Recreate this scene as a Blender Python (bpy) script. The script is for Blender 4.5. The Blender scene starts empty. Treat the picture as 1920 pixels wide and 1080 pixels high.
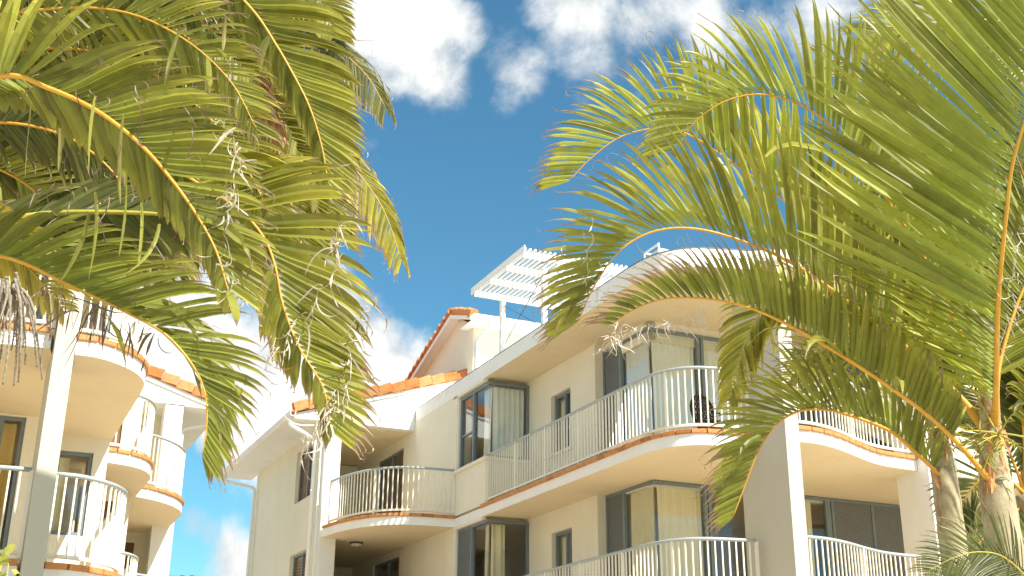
import bpy, math, random
from mathutils import Vector, Matrix
import numpy as np
random.seed(7)
S = bpy.context.scene
COL = S.collection
R = math.radians

# ------------------------------------------------------------------ camera
FPX, PITCH, ROLL, AL, EYE = 2227.0, .35911, .007275, .42518, 1.6
cp, sp = math.cos(PITCH), math.sin(PITCH)
FW = Vector((0, cp, sp)); _R = Vector((1, 0, 0)); _U = Vector((0, -sp, cp))
RT = _R*math.cos(ROLL) + _U*math.sin(ROLL)
UP = -_R*math.sin(ROLL) + _U*math.cos(ROLL)
CAM = Vector((0, 0, EYE))
AV = Vector((-math.sin(AL), math.cos(AL), 0)); BV = Vector((math.cos(AL), math.sin(AL), 0))
cam = bpy.data.cameras.new('camera'); co = bpy.data.objects.new('camera', cam); COL.objects.link(co)
cam.sensor_width = 36; cam.lens = FPX/1920*36; cam.clip_end = 3000; cam.clip_start = .1
m = Matrix((RT, UP, -FW)).transposed().to_4x4(); m.translation = CAM
co.matrix_world = m
S.camera = co
S.render.resolution_x = 1024; S.render.resolution_y = 576

# ------------------------------------------------------------------ light
PHI, EL = R(20), R(47)
SH = (-AV)*math.cos(PHI) + BV*math.sin(PHI)
SUN = SH*math.cos(EL) + Vector((0, 0, math.sin(EL)))
ld = bpy.data.lights.new('sun', 'SUN'); ld.energy = 4.6; ld.angle = R(.5); ld.color = (1, .95, .86)
lo = bpy.data.objects.new('sun', ld); COL.objects.link(lo)
lo.rotation_euler = SUN.to_track_quat('Z', 'Y').to_euler()
S.view_settings.view_transform = 'Standard'; S.view_settings.look = 'None'
S.view_settings.gamma = 1; S.view_settings.exposure = 1.0
S.view_settings.use_curve_mapping = False

def raydir(x, y): return FW + RT*((x-960)/FPX) + UP*((540-y)/FPX)
def at(x, y, d): return CAM + raydir(x, y)*d

W = bpy.data.worlds.new('World'); S.world = W; W.use_nodes = True
nt = W.node_tree; N = nt.nodes; L = nt.links; N.clear()
def nn(t, **k):
    n = N.new(t)
    for a_, v in k.items(): setattr(n, a_, v)
    return n
def mth(op, a_, b_=None, c_=None):
    n = nn('ShaderNodeMath', operation=op)
    for i, v in enumerate((a_, b_, c_)):
        if v is None: continue
        if isinstance(v, (int, float)): n.inputs[i].default_value = v
        else: L.new(v, n.inputs[i])
    return n.outputs[0]
sky = nn('ShaderNodeTexSky', sky_type='NISHITA'); sky.sun_disc = False
sky.sun_elevation = EL; sky.sun_rotation = math.atan2(SUN.x, SUN.y)
sky.air_density = 1.0; sky.dust_density = .6; sky.ozone_density = 2.0
tc = nn('ShaderNodeTexCoord')
# (pixel x, y, radius px, strength)
BL = [(780, 75, 125, 1.15), (690, 40, 110, 1.0), (820, 150, 85, 1.0), (750, 10, 125, 1.0), (850, 60, 75, .85), (960, 130, 85, .66), (955, 180, 50, .6), (730, 130, 70, .9),
      (1090, 10, 110, .95), (1210, 40, 120, .72), (1120, 120, 90, .7), (1320, 40, 130, .72), (1400, 70, 110, .68), (1190, 110, 130, .6), (1100, 190, 60, .5),
      (690, 740, 140, 1.9), (610, 700, 160, 1.9), (695, 650, 80, 1.45), (600, 600, 120, 1.6), (775, 670, 50, .95), (745, 705, 75, 1.6), (500, 790, 130, 1.6), (400, 800, 80, .9),
      (430, 700, 150, 1.3), (330, 620, 150, 1.3), (360, 985, 55, .9), (430, 1020, 60, .95), (450, 1060, 80, 1.2), (390, 1000, 45, .85),
      (690, 275, 40, .5), (1560, 60, 150, .66), (1750, 20, 160, .66), (150, 660, 150, 1.2), (1650, 650, 200, .8)]
dens = None
for x, y, r, s_ in BL:
    d = raydir(x, y).normalized()
    v = nn('ShaderNodeVectorMath', operation='DISTANCE'); L.new(tc.outputs['Generated'], v.inputs[0]); v.inputs[1].default_value = d
    mr = nn('ShaderNodeMapRange'); mr.interpolation_type = 'SMOOTHSTEP'
    L.new(v.outputs['Value'], mr.inputs[0]); mr.inputs[1].default_value = 0; mr.inputs[2].default_value = r*1.5/FPX
    mr.inputs[3].default_value = s_; mr.inputs[4].default_value = 0
    dens = mr.outputs[0] if dens is None else mth('MAXIMUM', dens, mr.outputs[0])
# general cloud cover away from the part of the sky in view
fwdd = nn('ShaderNodeVectorMath', operation='DOT_PRODUCT'); L.new(tc.outputs['Generated'], fwdd.inputs[0]); fwdd.inputs[1].default_value = FW
beh = nn('ShaderNodeMapRange'); L.new(fwdd.outputs['Value'], beh.inputs[0]); beh.inputs[1].default_value = .86; beh.inputs[2].default_value = .6
beh.inputs[3].default_value = 0; beh.inputs[4].default_value = .72
dens = mth('MAXIMUM', dens, beh.outputs[0])
n1 = nn('ShaderNodeTexNoise'); n1.inputs['Scale'].default_value = 8; n1.inputs['Detail'].default_value = 9; n1.inputs['Roughness'].default_value = .6
n1.inputs['Distortion'].default_value = .35
L.new(tc.outputs['Generated'], n1.inputs['Vector'])
n2 = nn('ShaderNodeTexNoise'); n2.inputs['Scale'].default_value = 28; n2.inputs['Detail'].default_value = 6; n2.inputs['Roughness'].default_value = .6
L.new(tc.outputs['Generated'], n2.inputs['Vector'])
nz = mth('ADD', mth('MULTIPLY', mth('SUBTRACT', n1.outputs['Fac'], .5), 1.9), mth('MULTIPLY', mth('SUBTRACT', n2.outputs['Fac'], .5), .8))
cm = nn('ShaderNodeMapRange'); cm.interpolation_type = 'SMOOTHSTEP'
L.new(mth('ADD', dens, nz), cm.inputs[0]); cm.inputs[1].default_value = .34; cm.inputs[2].default_value = 1.12
gate = nn('ShaderNodeMapRange'); L.new(dens, gate.inputs[0]); gate.inputs[1].default_value = 0; gate.inputs[2].default_value = .25
mask = mth('MULTIPLY', cm.outputs[0], gate.outputs[0])
tint = nn('ShaderNodeMix', data_type='RGBA', blend_type='MULTIPLY'); tint.inputs[0].default_value = 1
L.new(sky.outputs[0], tint.inputs[6]); tint.inputs[7].default_value = (.365, .665, .675, 1)
SKYK = .12
cc = nn('ShaderNodeMix', data_type='RGBA'); ccr = nn('ShaderNodeMapRange'); ccr.inputs[1].default_value = .40; ccr.inputs[2].default_value = .62; L.new(n1.outputs['Fac'], ccr.inputs[0]); dm = nn('ShaderNodeMapRange'); dm.inputs[1].default_value = 1.0; dm.inputs[2].default_value = 1.35; L.new(dens, dm.inputs[0]); L.new(mth('MAXIMUM', ccr.outputs[0], dm.outputs[0]), cc.inputs[0])
cc.inputs[6].default_value = (2.9, 3.1, 3.2, 1); cc.inputs[7].default_value = (4.9, 4.9, 4.7, 1)
mx = nn('ShaderNodeMix', data_type='RGBA'); L.new(mask, mx.inputs[0]); L.new(tint.outputs[2], mx.inputs[6]); L.new(cc.outputs[2], mx.inputs[7])
bg = nn('ShaderNodeBackground'); bg.inputs[1].default_value = SKYK; L.new(mx.outputs[2], bg.inputs[0])
wo = nn('ShaderNodeOutputWorld'); L.new(bg.outputs[0], wo.inputs[0])

# ------------------------------------------------------------------ materials
MT = {}
PATCH = []
def mat(name, col, rough=.7, var=.08, scale=6, bump=.0, bscale=60, spec=.3, col2=None, metallic=0):
    m = bpy.data.materials.new(name); m.use_nodes = True; t = m.node_tree; b = t.nodes['Principled BSDF']
    b.inputs['Roughness'].default_value = rough; b.inputs['Specular IOR Level'].default_value = spec
    b.inputs['Metallic'].default_value = metallic
    tcn = t.nodes.new('ShaderNodeTexCoord'); no = t.nodes.new('ShaderNodeTexNoise')
    no.inputs['Scale'].default_value = scale; no.inputs['Detail'].default_value = 6; no.inputs['Roughness'].default_value = .65
    t.links.new(tcn.outputs['Object'], no.inputs['Vector'])
    mp = t.nodes.new('ShaderNodeMapRange'); mp.inputs[1].default_value = .3; mp.inputs[2].default_value = .7
    t.links.new(no.outputs['Fac'], mp.inputs[0])
    mi = t.nodes.new('ShaderNodeMix'); mi.data_type = 'RGBA'; t.links.new(mp.outputs[0], mi.inputs[0])
    c2 = col2 if col2 else tuple(min(1, c*(1+var)) for c in col)
    c1 = col if col2 else tuple(c*(1-var) for c in col)
    mi.inputs[6].default_value = (*c1, 1); mi.inputs[7].default_value = (*c2, 1)
    t.links.new(mi.outputs[2], b.inputs['Base Color'])
    if bump:
        n2 = t.nodes.new('ShaderNodeTexNoise'); n2.inputs['Scale'].default_value = bscale; n2.inputs['Detail'].default_value = 3
        t.links.new(tcn.outputs['Object'], n2.inputs['Vector'])
        bp = t.nodes.new('ShaderNodeBump'); bp.inputs['Strength'].default_value = bump; bp.inputs['Distance'].default_value = .01
        t.links.new(n2.outputs['Fac'], bp.inputs['Height']); t.links.new(bp.outputs[0], b.inputs['Normal'])
    MT[name] = m; return m
mat('cream_render', (.79, .755, .625), .85, .035, 1.6, .25, 90)
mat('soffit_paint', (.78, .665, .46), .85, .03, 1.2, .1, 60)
mat('white_paint', (.84, .84, .81), .6, .03, 2.5, .08, 50)
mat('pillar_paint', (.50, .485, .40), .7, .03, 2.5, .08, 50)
mat('tile', (.40, .115, .032), .8, .2, 9, .4, 40, col2=(.60, .22, .065))
mat('tile_pale', (.52, .19, .07), .8, .2, 9, .4, 40, col2=(.66, .30, .12))
mat('edge_tile_dark', (.36, .13, .035), .6, .2, 12, .1, 40, col2=(.50, .20, .055))
mat('edge_tile', (.48, .205, .065), .6, .2, 12, .1, 40, col2=(.62, .29, .10))
mat('window_frame', (.17, .21, .235), .45, .06, 8, spec=.5)
mat('rail_paint', (.80, .77, .66), .45, .03, 8, spec=.5)
mat('handrail', (.36, .41, .42), .35, .05, 8, spec=.5)
mat('curtain_white', (.90, .90, .84), .9, .05, 3)
mat('curtain_cream', (.90, .80, .56), .9, .05, 3)
mat('curtain_gold', (.82, .56, .18), .9, .05, 3)
mat('room', (.66, .60, .52), .9, .05, 1)
mat('timber', (.20, .10, .055), .6, .2, 14, .1, 60)
mat('screen', (.30, .28, .25), .6, .05, 20)
mat('shutter', (.30, .19, .12), .55, .12, 20)
mat('dark_metal', (.05, .05, .05), .4, .1, 10, spec=.5)
mat('cane', (.045, .03, .022), .5, .2, 40)
mat('lamp_glass', (.62, .60, .56), .3, .05, 10)
mat('flashing', (.16, .18, .19), .4, .05, 10)
mat('ground_paver', (.54, .445, .33), .9, .15, .6, .2, 20)
mat('asphalt', (.055, .055, .055), .9, .2, 3, .3, 60)
def glass():
    m = bpy.data.materials.new('glass'); m.use_nodes = True; t = m.node_tree; t.nodes.clear()
    o = t.nodes.new('ShaderNodeOutputMaterial'); mi = t.nodes.new('ShaderNodeMixShader')
    tr = t.nodes.new('ShaderNodeBsdfTransparent'); tr.inputs[0].default_value = (.86, .90, .89, 1)
    gl = t.nodes.new('ShaderNodeBsdfGlossy'); gl.inputs['Roughness'].default_value = .015
    lw = t.nodes.new('ShaderNodeLayerWeight'); fr = t.nodes.new('ShaderNodeMath'); fr.operation = 'POWER'; fr.inputs[1].default_value = 3.5; t.links.new(lw.outputs['Facing'], fr.inputs[0])
    no = t.nodes.new('ShaderNodeTexNoise'); no.inputs['Scale'].default_value = 1.3; no.inputs['Detail'].default_value = 1
    tcn = t.nodes.new('ShaderNodeTexCoord'); t.links.new(tcn.outputs['Object'], no.inputs['Vector'])
    bp = t.nodes.new('ShaderNodeBump'); bp.inputs['Strength'].default_value = .25; bp.inputs['Distance'].default_value = .02
    t.links.new(no.outputs['Fac'], bp.inputs['Height']); t.links.new(bp.outputs[0], gl.inputs['Normal'])
    ad = t.nodes.new('ShaderNodeMath'); ad.operation = 'MULTIPLY_ADD'; ad.inputs[1].default_value = .75; ad.inputs[2].default_value = .11
    t.links.new(fr.outputs[0], ad.inputs[0])
    t.links.new(ad.outputs[0], mi.inputs[0]); t.links.new(tr.outputs[0], mi.inputs[1]); t.links.new(gl.outputs[0], mi.inputs[2])
    t.links.new(mi.outputs[0], o.inputs[0]); MT['glass'] = m
glass()
def leafmat(name, base, yellow, dry, trans=.5, rough=.42):
    m = bpy.data.materials.new(name); m.use_nodes = True; t = m.node_tree; nd = t.nodes; b = nd['Principled BSDF']
    at1 = nd.new('ShaderNodeAttribute'); at1.attribute_name = 'leaf'
    sep = nd.new('ShaderNodeSeparateColor'); t.links.new(at1.outputs['Color'], sep.inputs[0])
    # R: dryness, G: random per leaflet, B: yellowness
    m1 = nd.new('ShaderNodeMix'); m1.data_type = 'RGBA'; t.links.new(sep.outputs[2], m1.inputs[0])
    m1.inputs[6].default_value = (*base, 1); m1.inputs[7].default_value = (*yellow, 1)
    no = nd.new('ShaderNodeTexNoise'); no.inputs['Scale'].default_value = 14; no.inputs['Detail'].default_value = 4
    tcn = nd.new('ShaderNodeTexCoord'); t.links.new(tcn.outputs['Object'], no.inputs['Vector'])
    hs = nd.new('ShaderNodeHueSaturation'); t.links.new(m1.outputs[2], hs.inputs['Color'])
    ma = nd.new('ShaderNodeMath'); ma.operation = 'MULTIPLY_ADD'; ma.inputs[1].default_value = .75; ma.inputs[2].default_value = .62
    t.links.new(sep.outputs[1], ma.inputs[0])
    mb = nd.new('ShaderNodeMath'); mb.operation = 'MULTIPLY_ADD'; mb.inputs[1].default_value = .5; mb.inputs[2].default_value = -.25
    t.links.new(no.outputs['Fac'], mb.inputs[0])
    mc = nd.new('ShaderNodeMath'); mc.operation = 'ADD'; t.links.new(ma.outputs[0], mc.inputs[0]); t.links.new(mb.outputs[0], mc.inputs[1])
    t.links.new(mc.outputs[0], hs.inputs['Value'])
    dr = nd.new('ShaderNodeMapRange'); dr.inputs[1].default_value = .35; dr.inputs[2].default_value = .65
    da = nd.new('ShaderNodeMath'); da.operation = 'ADD'; t.links.new(sep.outputs[0], da.inputs[0]); t.links.new(mb.outputs[0], da.inputs[1])
    t.links.new(da.outputs[0], dr.inputs[0])
    m2 = nd.new('ShaderNodeMix'); m2.data_type = 'RGBA'; t.links.new(dr.outputs[0], m2.inputs[0])
    t.links.new(hs.outputs[0], m2.inputs[6]); m2.inputs[7].default_value = (*dry, 1)
    t.links.new(m2.outputs[2], b.inputs['Base Color']); b.inputs['Roughness'].default_value = rough
    b.inputs['Specular IOR Level'].default_value = .45
    tl = nd.new('ShaderNodeBsdfTranslucent')
    g = nd.new('ShaderNodeHueSaturation'); g.inputs['Saturation'].default_value = 1.0; g.inputs['Value'].default_value = 2.5
    t.links.new(m2.outputs[2], g.inputs['Color']); t.links.new(g.outputs[0], tl.inputs[0])
    mi = nd.new('ShaderNodeMixShader'); mi.inputs[0].default_value = trans
    t.links.new(b.outputs[0], mi.inputs[1]); t.links.new(tl.outputs[0], mi.inputs[2])
    t.links.new(mi.outputs[0], nd['Material Output'].inputs[0]); MT[name] = m
leafmat('leaf_green', (.148, .188, .040), (.37, .31, .05), (.24, .175, .10))
leafmat('leaf_bright', (.195, .25, .055), (.40, .35, .055), (.24, .175, .10))
leafmat('leaf_dark', (.08, .11, .038), (.20, .18, .04), (.32, .24, .15))
leafmat('leaf_dead', (.30, .24, .17), (.40, .30, .18), (.50, .45, .38), trans=.2)
leafmat('leaf_brown', (.13, .08, .05), (.16, .10, .06), (.15, .10, .07), trans=.15)
mat('rachis', (.55, .27, .03), .45, .2, 10, spec=.4, col2=(.62, .38, .05))
mat('rachis_green', (.30, .30, .05), .45, .2, 10, spec=.4, col2=(.50, .42, .07))
mat('crownshaft', (.26, .28, .15), .55, .2, 5, .3, 20, col2=(.46, .42, .26))
def patch(name, colp, lo_, hi, sc=(5, 5, 2)):
    m = MT[name]; t = m.node_tree; b = t.nodes['Principled BSDF']; src = b.inputs['Base Color'].links[0].from_socket
    tcn = t.nodes.new('ShaderNodeTexCoord'); mp = t.nodes.new('ShaderNodeMapping'); mp.inputs['Scale'].default_value = sc
    t.links.new(tcn.outputs['Object'], mp.inputs[0]); no = t.nodes.new('ShaderNodeTexNoise'); no.inputs['Scale'].default_value = 1; no.inputs['Detail'].default_value = 8; no.inputs['Roughness'].default_value = .7
    t.links.new(mp.outputs[0], no.inputs['Vector']); mr = t.nodes.new('ShaderNodeMapRange'); mr.inputs[1].default_value = lo_; mr.inputs[2].default_value = hi
    t.links.new(no.outputs['Fac'], mr.inputs[0]); mi = t.nodes.new('ShaderNodeMix'); mi.data_type = 'RGBA'; t.links.new(mr.outputs[0], mi.inputs[0])
    t.links.new(src, mi.inputs[6]); mi.inputs[7].default_value = (*colp, 1); t.links.new(mi.outputs[2], b.inputs['Base Color'])
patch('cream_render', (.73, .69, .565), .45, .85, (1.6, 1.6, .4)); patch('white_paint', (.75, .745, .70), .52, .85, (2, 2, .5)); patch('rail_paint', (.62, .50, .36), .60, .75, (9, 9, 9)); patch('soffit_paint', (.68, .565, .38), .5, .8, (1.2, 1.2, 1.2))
patch('crownshaft', (.30, .12, .05), .50, .58, (8, 8, 3))
mat('bark', (.30, .255, .15), .8, .2, 9, .4, 25, col2=(.47, .40, .26)); patch('bark', (.27, .15, .085), .55, .64, (7, 7, 2.5))
mat('sheath', (.42, .17, .06), .7, .2, 14, .3, 30, col2=(.62, .36, .17))
mat('stalk', (.34, .33, .06), .6, .3, 14, col2=(.50, .40, .08))
mat('dead_stalk', (.13, .11, .075), .8, .2, 60, .3, 60, col2=(.36, .31, .24))

# ------------------------------------------------------------------ mesh helpers
class MB:
    def __init__(s): s.v = []; s.f = []; s.m = []; s.c = []
    def face(s, idx, m=0): s.f.append(tuple(idx)); s.m.append(m)
    def box(s, x0, x1, y0, y1, z0, z1, m=0):
        if x0 > x1: x0, x1 = x1, x0
        if y0 > y1: y0, y1 = y1, y0
        n = len(s.v)
        s.v += [(x0,y0,z0),(x1,y0,z0),(x1,y1,z0),(x0,y1,z0),(x0,y0,z1),(x1,y0,z1),(x1,y1,z1),(x0,y1,z1)]
        for f in ((0,3,2,1),(4,5,6,7),(0,1,5,4),(1,2,6,5),(2,3,7,6),(3,0,4,7)): s.face([n+i for i in f], m)
    def hexa(s, P, m=0):   # 8 points bottom ring ccw then top ring
        n = len(s.v); s.v += [tuple(p) for p in P]
        for f in ((0,3,2,1),(4,5,6,7),(0,1,5,4),(1,2,6,5),(2,3,7,6),(3,0,4,7)): s.face([n+i for i in f], m)
    def prism(s, poly, z0, z1, mside=0, mtop=0, mbot=0):
        A = sum(poly[i][0]*poly[(i+1) % len(poly)][1]-poly[(i+1) % len(poly)][0]*poly[i][1] for i in range(len(poly)))
        if A < 0: poly = poly[::-1]
        n = len(s.v); k = len(poly)
        s.v += [(p[0], p[1], z0) for p in poly] + [(p[0], p[1], z1) for p in poly]
        s.face([n+i for i in range(k)][::-1], mbot); s.face([n+k+i for i in range(k)], mtop)
        for i in range(k):
            j = (i+1) % k; s.face((n+i, n+j, n+k+j, n+k+i), mside)
    def tube(s, pts, rad, n=8, m=0, cap=True):
        pts = [Vector(p) for p in pts]; base = len(s.v); up = None
        for i, p in enumerate(pts):
            t = (pts[min(i+1, len(pts)-1)]-pts[max(i-1, 0)]).normalized()
            if up is None: up = t.orthogonal().normalized()
            up = (up - t*up.dot(t)).normalized(); bi = t.cross(up)
            r = rad[i] if isinstance(rad, (list, tuple)) else rad
            for k in range(n):
                an = 2*math.pi*k/n; s.v.append(tuple(p+up*math.cos(an)*r+bi*math.sin(an)*r))
        for i in range(len(pts)-1):
            for k in range(n):
                k2 = (k+1) % n; s.face((base+i*n+k, base+i*n+k2, base+(i+1)*n+k2, base+(i+1)*n+k), m)
        if cap:
            s.face([base+k for k in range(n)][::-1], m); s.face([base+(len(pts)-1)*n+k for k in range(n)], m)
    def build(s, name, mats, parent=None, smooth=False, loc=None):
        if not isinstance(mats, (list, tuple)): mats = [mats]
        me = bpy.data.meshes.new(name); me.from_pydata(s.v, [], s.f)
        for q in mats: me.materials.append(MT[q])
        if len(mats) > 1: me.polygons.foreach_set('material_index', s.m)
        if smooth: me.polygons.foreach_set('use_smooth', [True]*len(s.f))
        if s.c:
            ca = me.color_attributes.new('leaf', 'FLOAT_COLOR', 'POINT')
            ca.data.foreach_set('color', [q for c in s.c for q in (*c, 1)])
        me.update()
        o = bpy.data.objects.new(name, me); COL.objects.link(o)
        if parent: o.parent = parent
        if loc: o.location = loc
        return o
def thing(name, label, cat, loc, rz=0, group=None):
    o = bpy.data.objects.new(name, None); COL.objects.link(o); o.empty_display_size = .3
    o.location = loc; o.rotation_euler = (0, 0, rz); o['label'] = label; o['category'] = cat
    if group: o['group'] = group
    return o
def crom(P, n=8):
    P = [Vector(p) for p in P]; out = []
    Q = [P[0]*2-P[1]] + P + [P[-1]*2-P[-2]]
    for i in range(1, len(Q)-2):
        for k in range(n):
            t = k/n; a_, b_, c_, d_ = Q[i-1], Q[i], Q[i+1], Q[i+2]
            out.append(.5*((2*b_)+(c_-a_)*t+(2*a_-5*b_+4*c_-d_)*t*t+(3*b_-a_-3*c_+d_)*t**3))
    out.append(P[-1]); return out
def offset(path, d):      # shift a 2-D path sideways (positive = to the right of travel)
    out = []
    for i, p in enumerate(path):
        t = (Vector(path[min(i+1, len(path)-1)])-Vector(path[max(i-1, 0)])).normalized()
        out.append((p[0]+t.y*d, p[1]-t.x*d))
    return out
def resample(path, step):
    P = [Vector(p) for p in path]; L_ = [0]
    for i in range(1, len(P)): L_.append(L_[-1]+(P[i]-P[i-1]).length)
    n = max(1, round(L_[-1]/step)); out = []
    j = 0
    for k in range(n+1):
        d = L_[-1]*k/n
        while j < len(L_)-2 and L_[j+1] < d: j += 1
        t = (d-L_[j])/max(1e-9, L_[j+1]-L_[j]); t = min(max(t, 0), 1)
        out.append(P[j].lerp(P[j+1], t))
    return out

# ------------------------------------------------------------------ setting
g = MB(); g.prism([(-900, -900), (900, -900), (900, 900), (-900, 900)], -.5, 0)
go = g.build('ground', 'ground_paver'); go['kind'] = 'structure'
g = MB()
c0 = [(BV*(-40)+AV*(-14)), (BV*40+AV*(-14)), (BV*40+AV*(-7)), (BV*(-40)+AV*(-7))]
g.prism([(v.x, v.y) for v in c0], .001, .006); g.build('road', 'asphalt')['kind'] = 'structure'

# levels
F1, F2, RS, CE = 3.28, 5.84, 8.43, 8.23
TH = .24

def railing(root, path, zf, h=.96, ends=True, spacing=.108):
    """balusters + bottom rail (part) with handrail and posts as sub-parts; path in local p,q"""
    pts = resample(path, spacing); b = MB()
    for i, p in enumerate(pts):
        t = (pts[min(i+1, len(pts)-1)]-pts[max(i-1, 0)]).normalized(); n = Vector((-t.y, t.x))
        w = .0095
        a_ = [p+t*w+n*w, p-t*w+n*w, p-t*w-n*w, p+t*w-n*w]
        b.hexa([(q[0], q[1], zf+.09) for q in a_]+[(q[0], q[1], zf+h-.02) for q in a_])
    for i in range(len(pts)-1):
        p, q = pts[i], pts[i+1]; t = (q-p).normalized(); n = Vector((-t.y, t.x))*.022
        a_ = [p-n, q-n, q+n, p+n]
        b.hexa([(v[0], v[1], zf+.055) for v in a_]+[(v[0], v[1], zf+.095) for v in a_])
    r = b.build('railing', 'rail_paint', root)
    h_ = MB(); h_.tube([(p[0], p[1], zf+h) for p in pts], .027, 8); h_.build('handrail', 'handrail', r, True)
    k = max(1, round((len(pts)-1)/13))
    for i in range(k+1):
        j = round((len(pts)-1)*i/k); p = pts[j]; t = (pts[min(j+1, len(pts)-1)]-pts[max(j-1, 0)]).normalized(); n = Vector((-t.y, t.x))
        w = .021; po = MB(); a_ = [p+t*w-n*w, p+t*w+n*w, p-t*w+n*w, p-t*w-n*w]
        po.hexa([(q[0], q[1], zf+.012) for q in a_]+[(q[0], q[1], zf+h-.01) for q in a_]); po.build('post', 'rail_paint', r)
    return r
def tile_edge(root, path, z, out=.035, name='tile_edging'):
    """path must run with the outside on its right"""
    pts = resample(path, .235); b = MB(); rr = random.Random(3)
    for i in range(len(pts)-1):
        p, q = pts[i], pts[i+1]; t = (q-p).normalized(); n = Vector((t.y, -t.x)); j = rr.uniform(-.004, .004)
        p2, q2 = p+t*.006, q-t*.006
        o = out+j; i_ = -.12
        zt = z+.002
        m = rr.choice((0, 0, 1, 0))
        ring = lambda e: [p2+n*i_, p2+n*e, q2+n*e, q2+n*i_]
        a_ = ring(o-.004); c_ = ring(o)
        b.hexa([(v[0], v[1], zt-.066) for v in a_]+[(v[0], v[1], zt-.056) for v in c_], m)
        b.hexa([(v[0], v[1], zt-.0559) for v in c_]+[(v[0], v[1], zt-.008) for v in c_], m)
        d_ = ring(o-.014)
        b.hexa([(v[0], v[1], zt-.0079) for v in c_]+[(v[0], v[1], zt) for v in d_], m)
    return b.build(name, ['edge_tile', 'edge_tile_dark'], root)

def bar(b, ax, c, u0, u1, v0, v1, z0, z1, m=0):
    if ax == 'A': b.box(c+v0, c+v1, u0, u1, z0, z1, m)
    else: b.box(u0, u1, c+v0, c+v1, z0, z1, m)
def window(root, ax, c, u0, u1, z0, z1, mulls=(), screens=(), curtains=(), rails=(), fw=.055, jamb=(True, True), panes=True):
    """ax 'A': in plane p=c looking to -p; 'B': in plane q=c looking to -q. mulls: positions; screens, curtains: (from, to[, material])"""
    b = MB()
    bar(b, ax, c, u0, u1, -.035, .035, z1-fw, z1); bar(b, ax, c, u0, u1, -.035, .035, z0, z0+fw)
    zz0, zz1 = z0+fw, z1-fw
    if jamb[0]: bar(b, ax, c, u0, u0+fw, -.035, .035, zz0, zz1)
    if jamb[1]: bar(b, ax, c, u1-fw, u1, -.035, .035, zz0, zz1)
    for m_ in mulls: bar(b, ax, c, m_-.03, m_+.03, -.04, .04, zz0, zz1)
    for (a_, e_, z_) in rails: bar(b, ax, c, a_, e_, -.02, .02, z_-.02, z_+.02)
    w = b.build('window', 'window_frame', root)
    if panes:
        p = MB(); p.v = [(c+.008, u, z) if ax == 'A' else (u, c+.008, z) for (u, z) in ((u0+.01, zz0), (u1-.01, zz0), (u1-.01, zz1), (u0+.01, zz1))]
        p.face((0, 1, 2, 3)); p.build('pane', 'glass', w)
    for (a_, e_) in screens:
        s_ = MB(); H_ = zz1-zz0; Wd = e_-a_; st = .062
        # diamond grille of thin flat bars, clipped to the opening
        k = -int(H_*.62/st)-1
        while k*st < Wd:
            for sg in (0, 1):
                x0_ = k*st; pts = []
                # line u = x0 + t*.62 H
                t0 = max(0, -x0_/(.62*H_)); t1 = min(1, (Wd-x0_)/(.62*H_))
                if t1-t0 > .01:
                    ua, ub = x0_+t0*.62*H_, x0_+t1*.62*H_
                    za, zb = zz0+t0*H_, zz0+t1*H_
                    if sg: ua, ub = Wd-ua, Wd-ub
                    hw = .0055
                    def P(u, v, z): return (c+v, a_+u, z) if ax == 'A' else (a_+u, c+v, z)
                    vv = (-.034, -.028) if sg else (-.028, -.022)
                    s_.hexa([P(ua-hw, vv[0], za), P(ua+hw, vv[0], za), P(ua+hw, vv[1], za), P(ua-hw, vv[1], za),
                             P(ub-hw, vv[0], zb), P(ub+hw, vv[0], zb), P(ub+hw, vv[1], zb), P(ub-hw, vv[1], zb)])
            k += 1
        s_.build('security_screen', 'window_frame', w)
        fl = MB(); bar(fl, ax, c, a_, e_, -.012, -.008, zz0, zz1); fl.build('fly_screen', 'screen', w)
    for cu in curtains:
        a_, e_ = cu[0], cu[1]; mt = cu[2] if len(cu) > 2 else 'curtain_white'
        cb = MB(); n = max(4, int((e_-a_)/.022)); rr = random.Random(int(a_*100)); ph = rr.random()*6
        fr_ = 2*math.pi/(.15 if mt != 'curtain_white' else .125)
        off = .085
        for i in range(n+1):
            u = a_+(e_-a_)*i/n
            v1 = off+.03*math.sin(u*fr_+ph+.8*math.sin(u*9)); v0 = off+.045*math.sin(u*fr_+ph+.9*math.sin(u*9+1))
            for z_, v in ((zz0-.02, v0), (zz0+(zz1-zz0)*.5, (v0+v1)/2), (zz1-.09, v1), (zz1-.02, v1*.3+off*.7)):
                cb.v.append((c+v, u, z_) if ax == 'A' else (u, c+v, z_))
        for i in range(n):
            for k in range(3):
                cb.face((i*4+k, i*4+4+k, i*4+5+k, i*4+1+k))
        cb.build('curtain', mt, w, True)
    return w
def verge(b, P, Q, n, up=(0, 0, 1), out=(0, -1, 0), w=.20, h=.19, m=0):
    """row of lapped cap tiles from P to Q; out = face direction"""
    P, Q = Vector(P), Vector(Q); t = (Q-P).normalized(); o = Vector(out); L_ = (Q-P).length/n
    u = o.cross(t).normalized()
    if u.z < 0: u = -u
    rr = random.Random(5)
    for i in range(n):
        a_ = P+t*(L_*i); e_ = P+t*(L_*(i+1)-.022); j = rr.uniform(-.012, .012)
        prof = [(0, 0), (0, h), (.03, h+.028), (w*.5, h+.045), (w-.03, h+.028), (w, h), (w, 0)]
        base = len(b.v)
        for (pt, k) in ((a_, .0), (e_, .03)):
            for (x_, y_) in prof: b.v.append(tuple(pt - o*(x_-.02-k) + u*(y_+k+j)))
        c_ = len(prof); m = rr.choice((0, 0, 1))
        for q in range(c_): b.face((base+q, base+(q+1) % c_, base+c_+(q+1) % c_, base+c_+q), m)
        b.face([base+q for q in range(c_)][::-1], m); b.face([base+c_+q for q in range(c_)], m)
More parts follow.
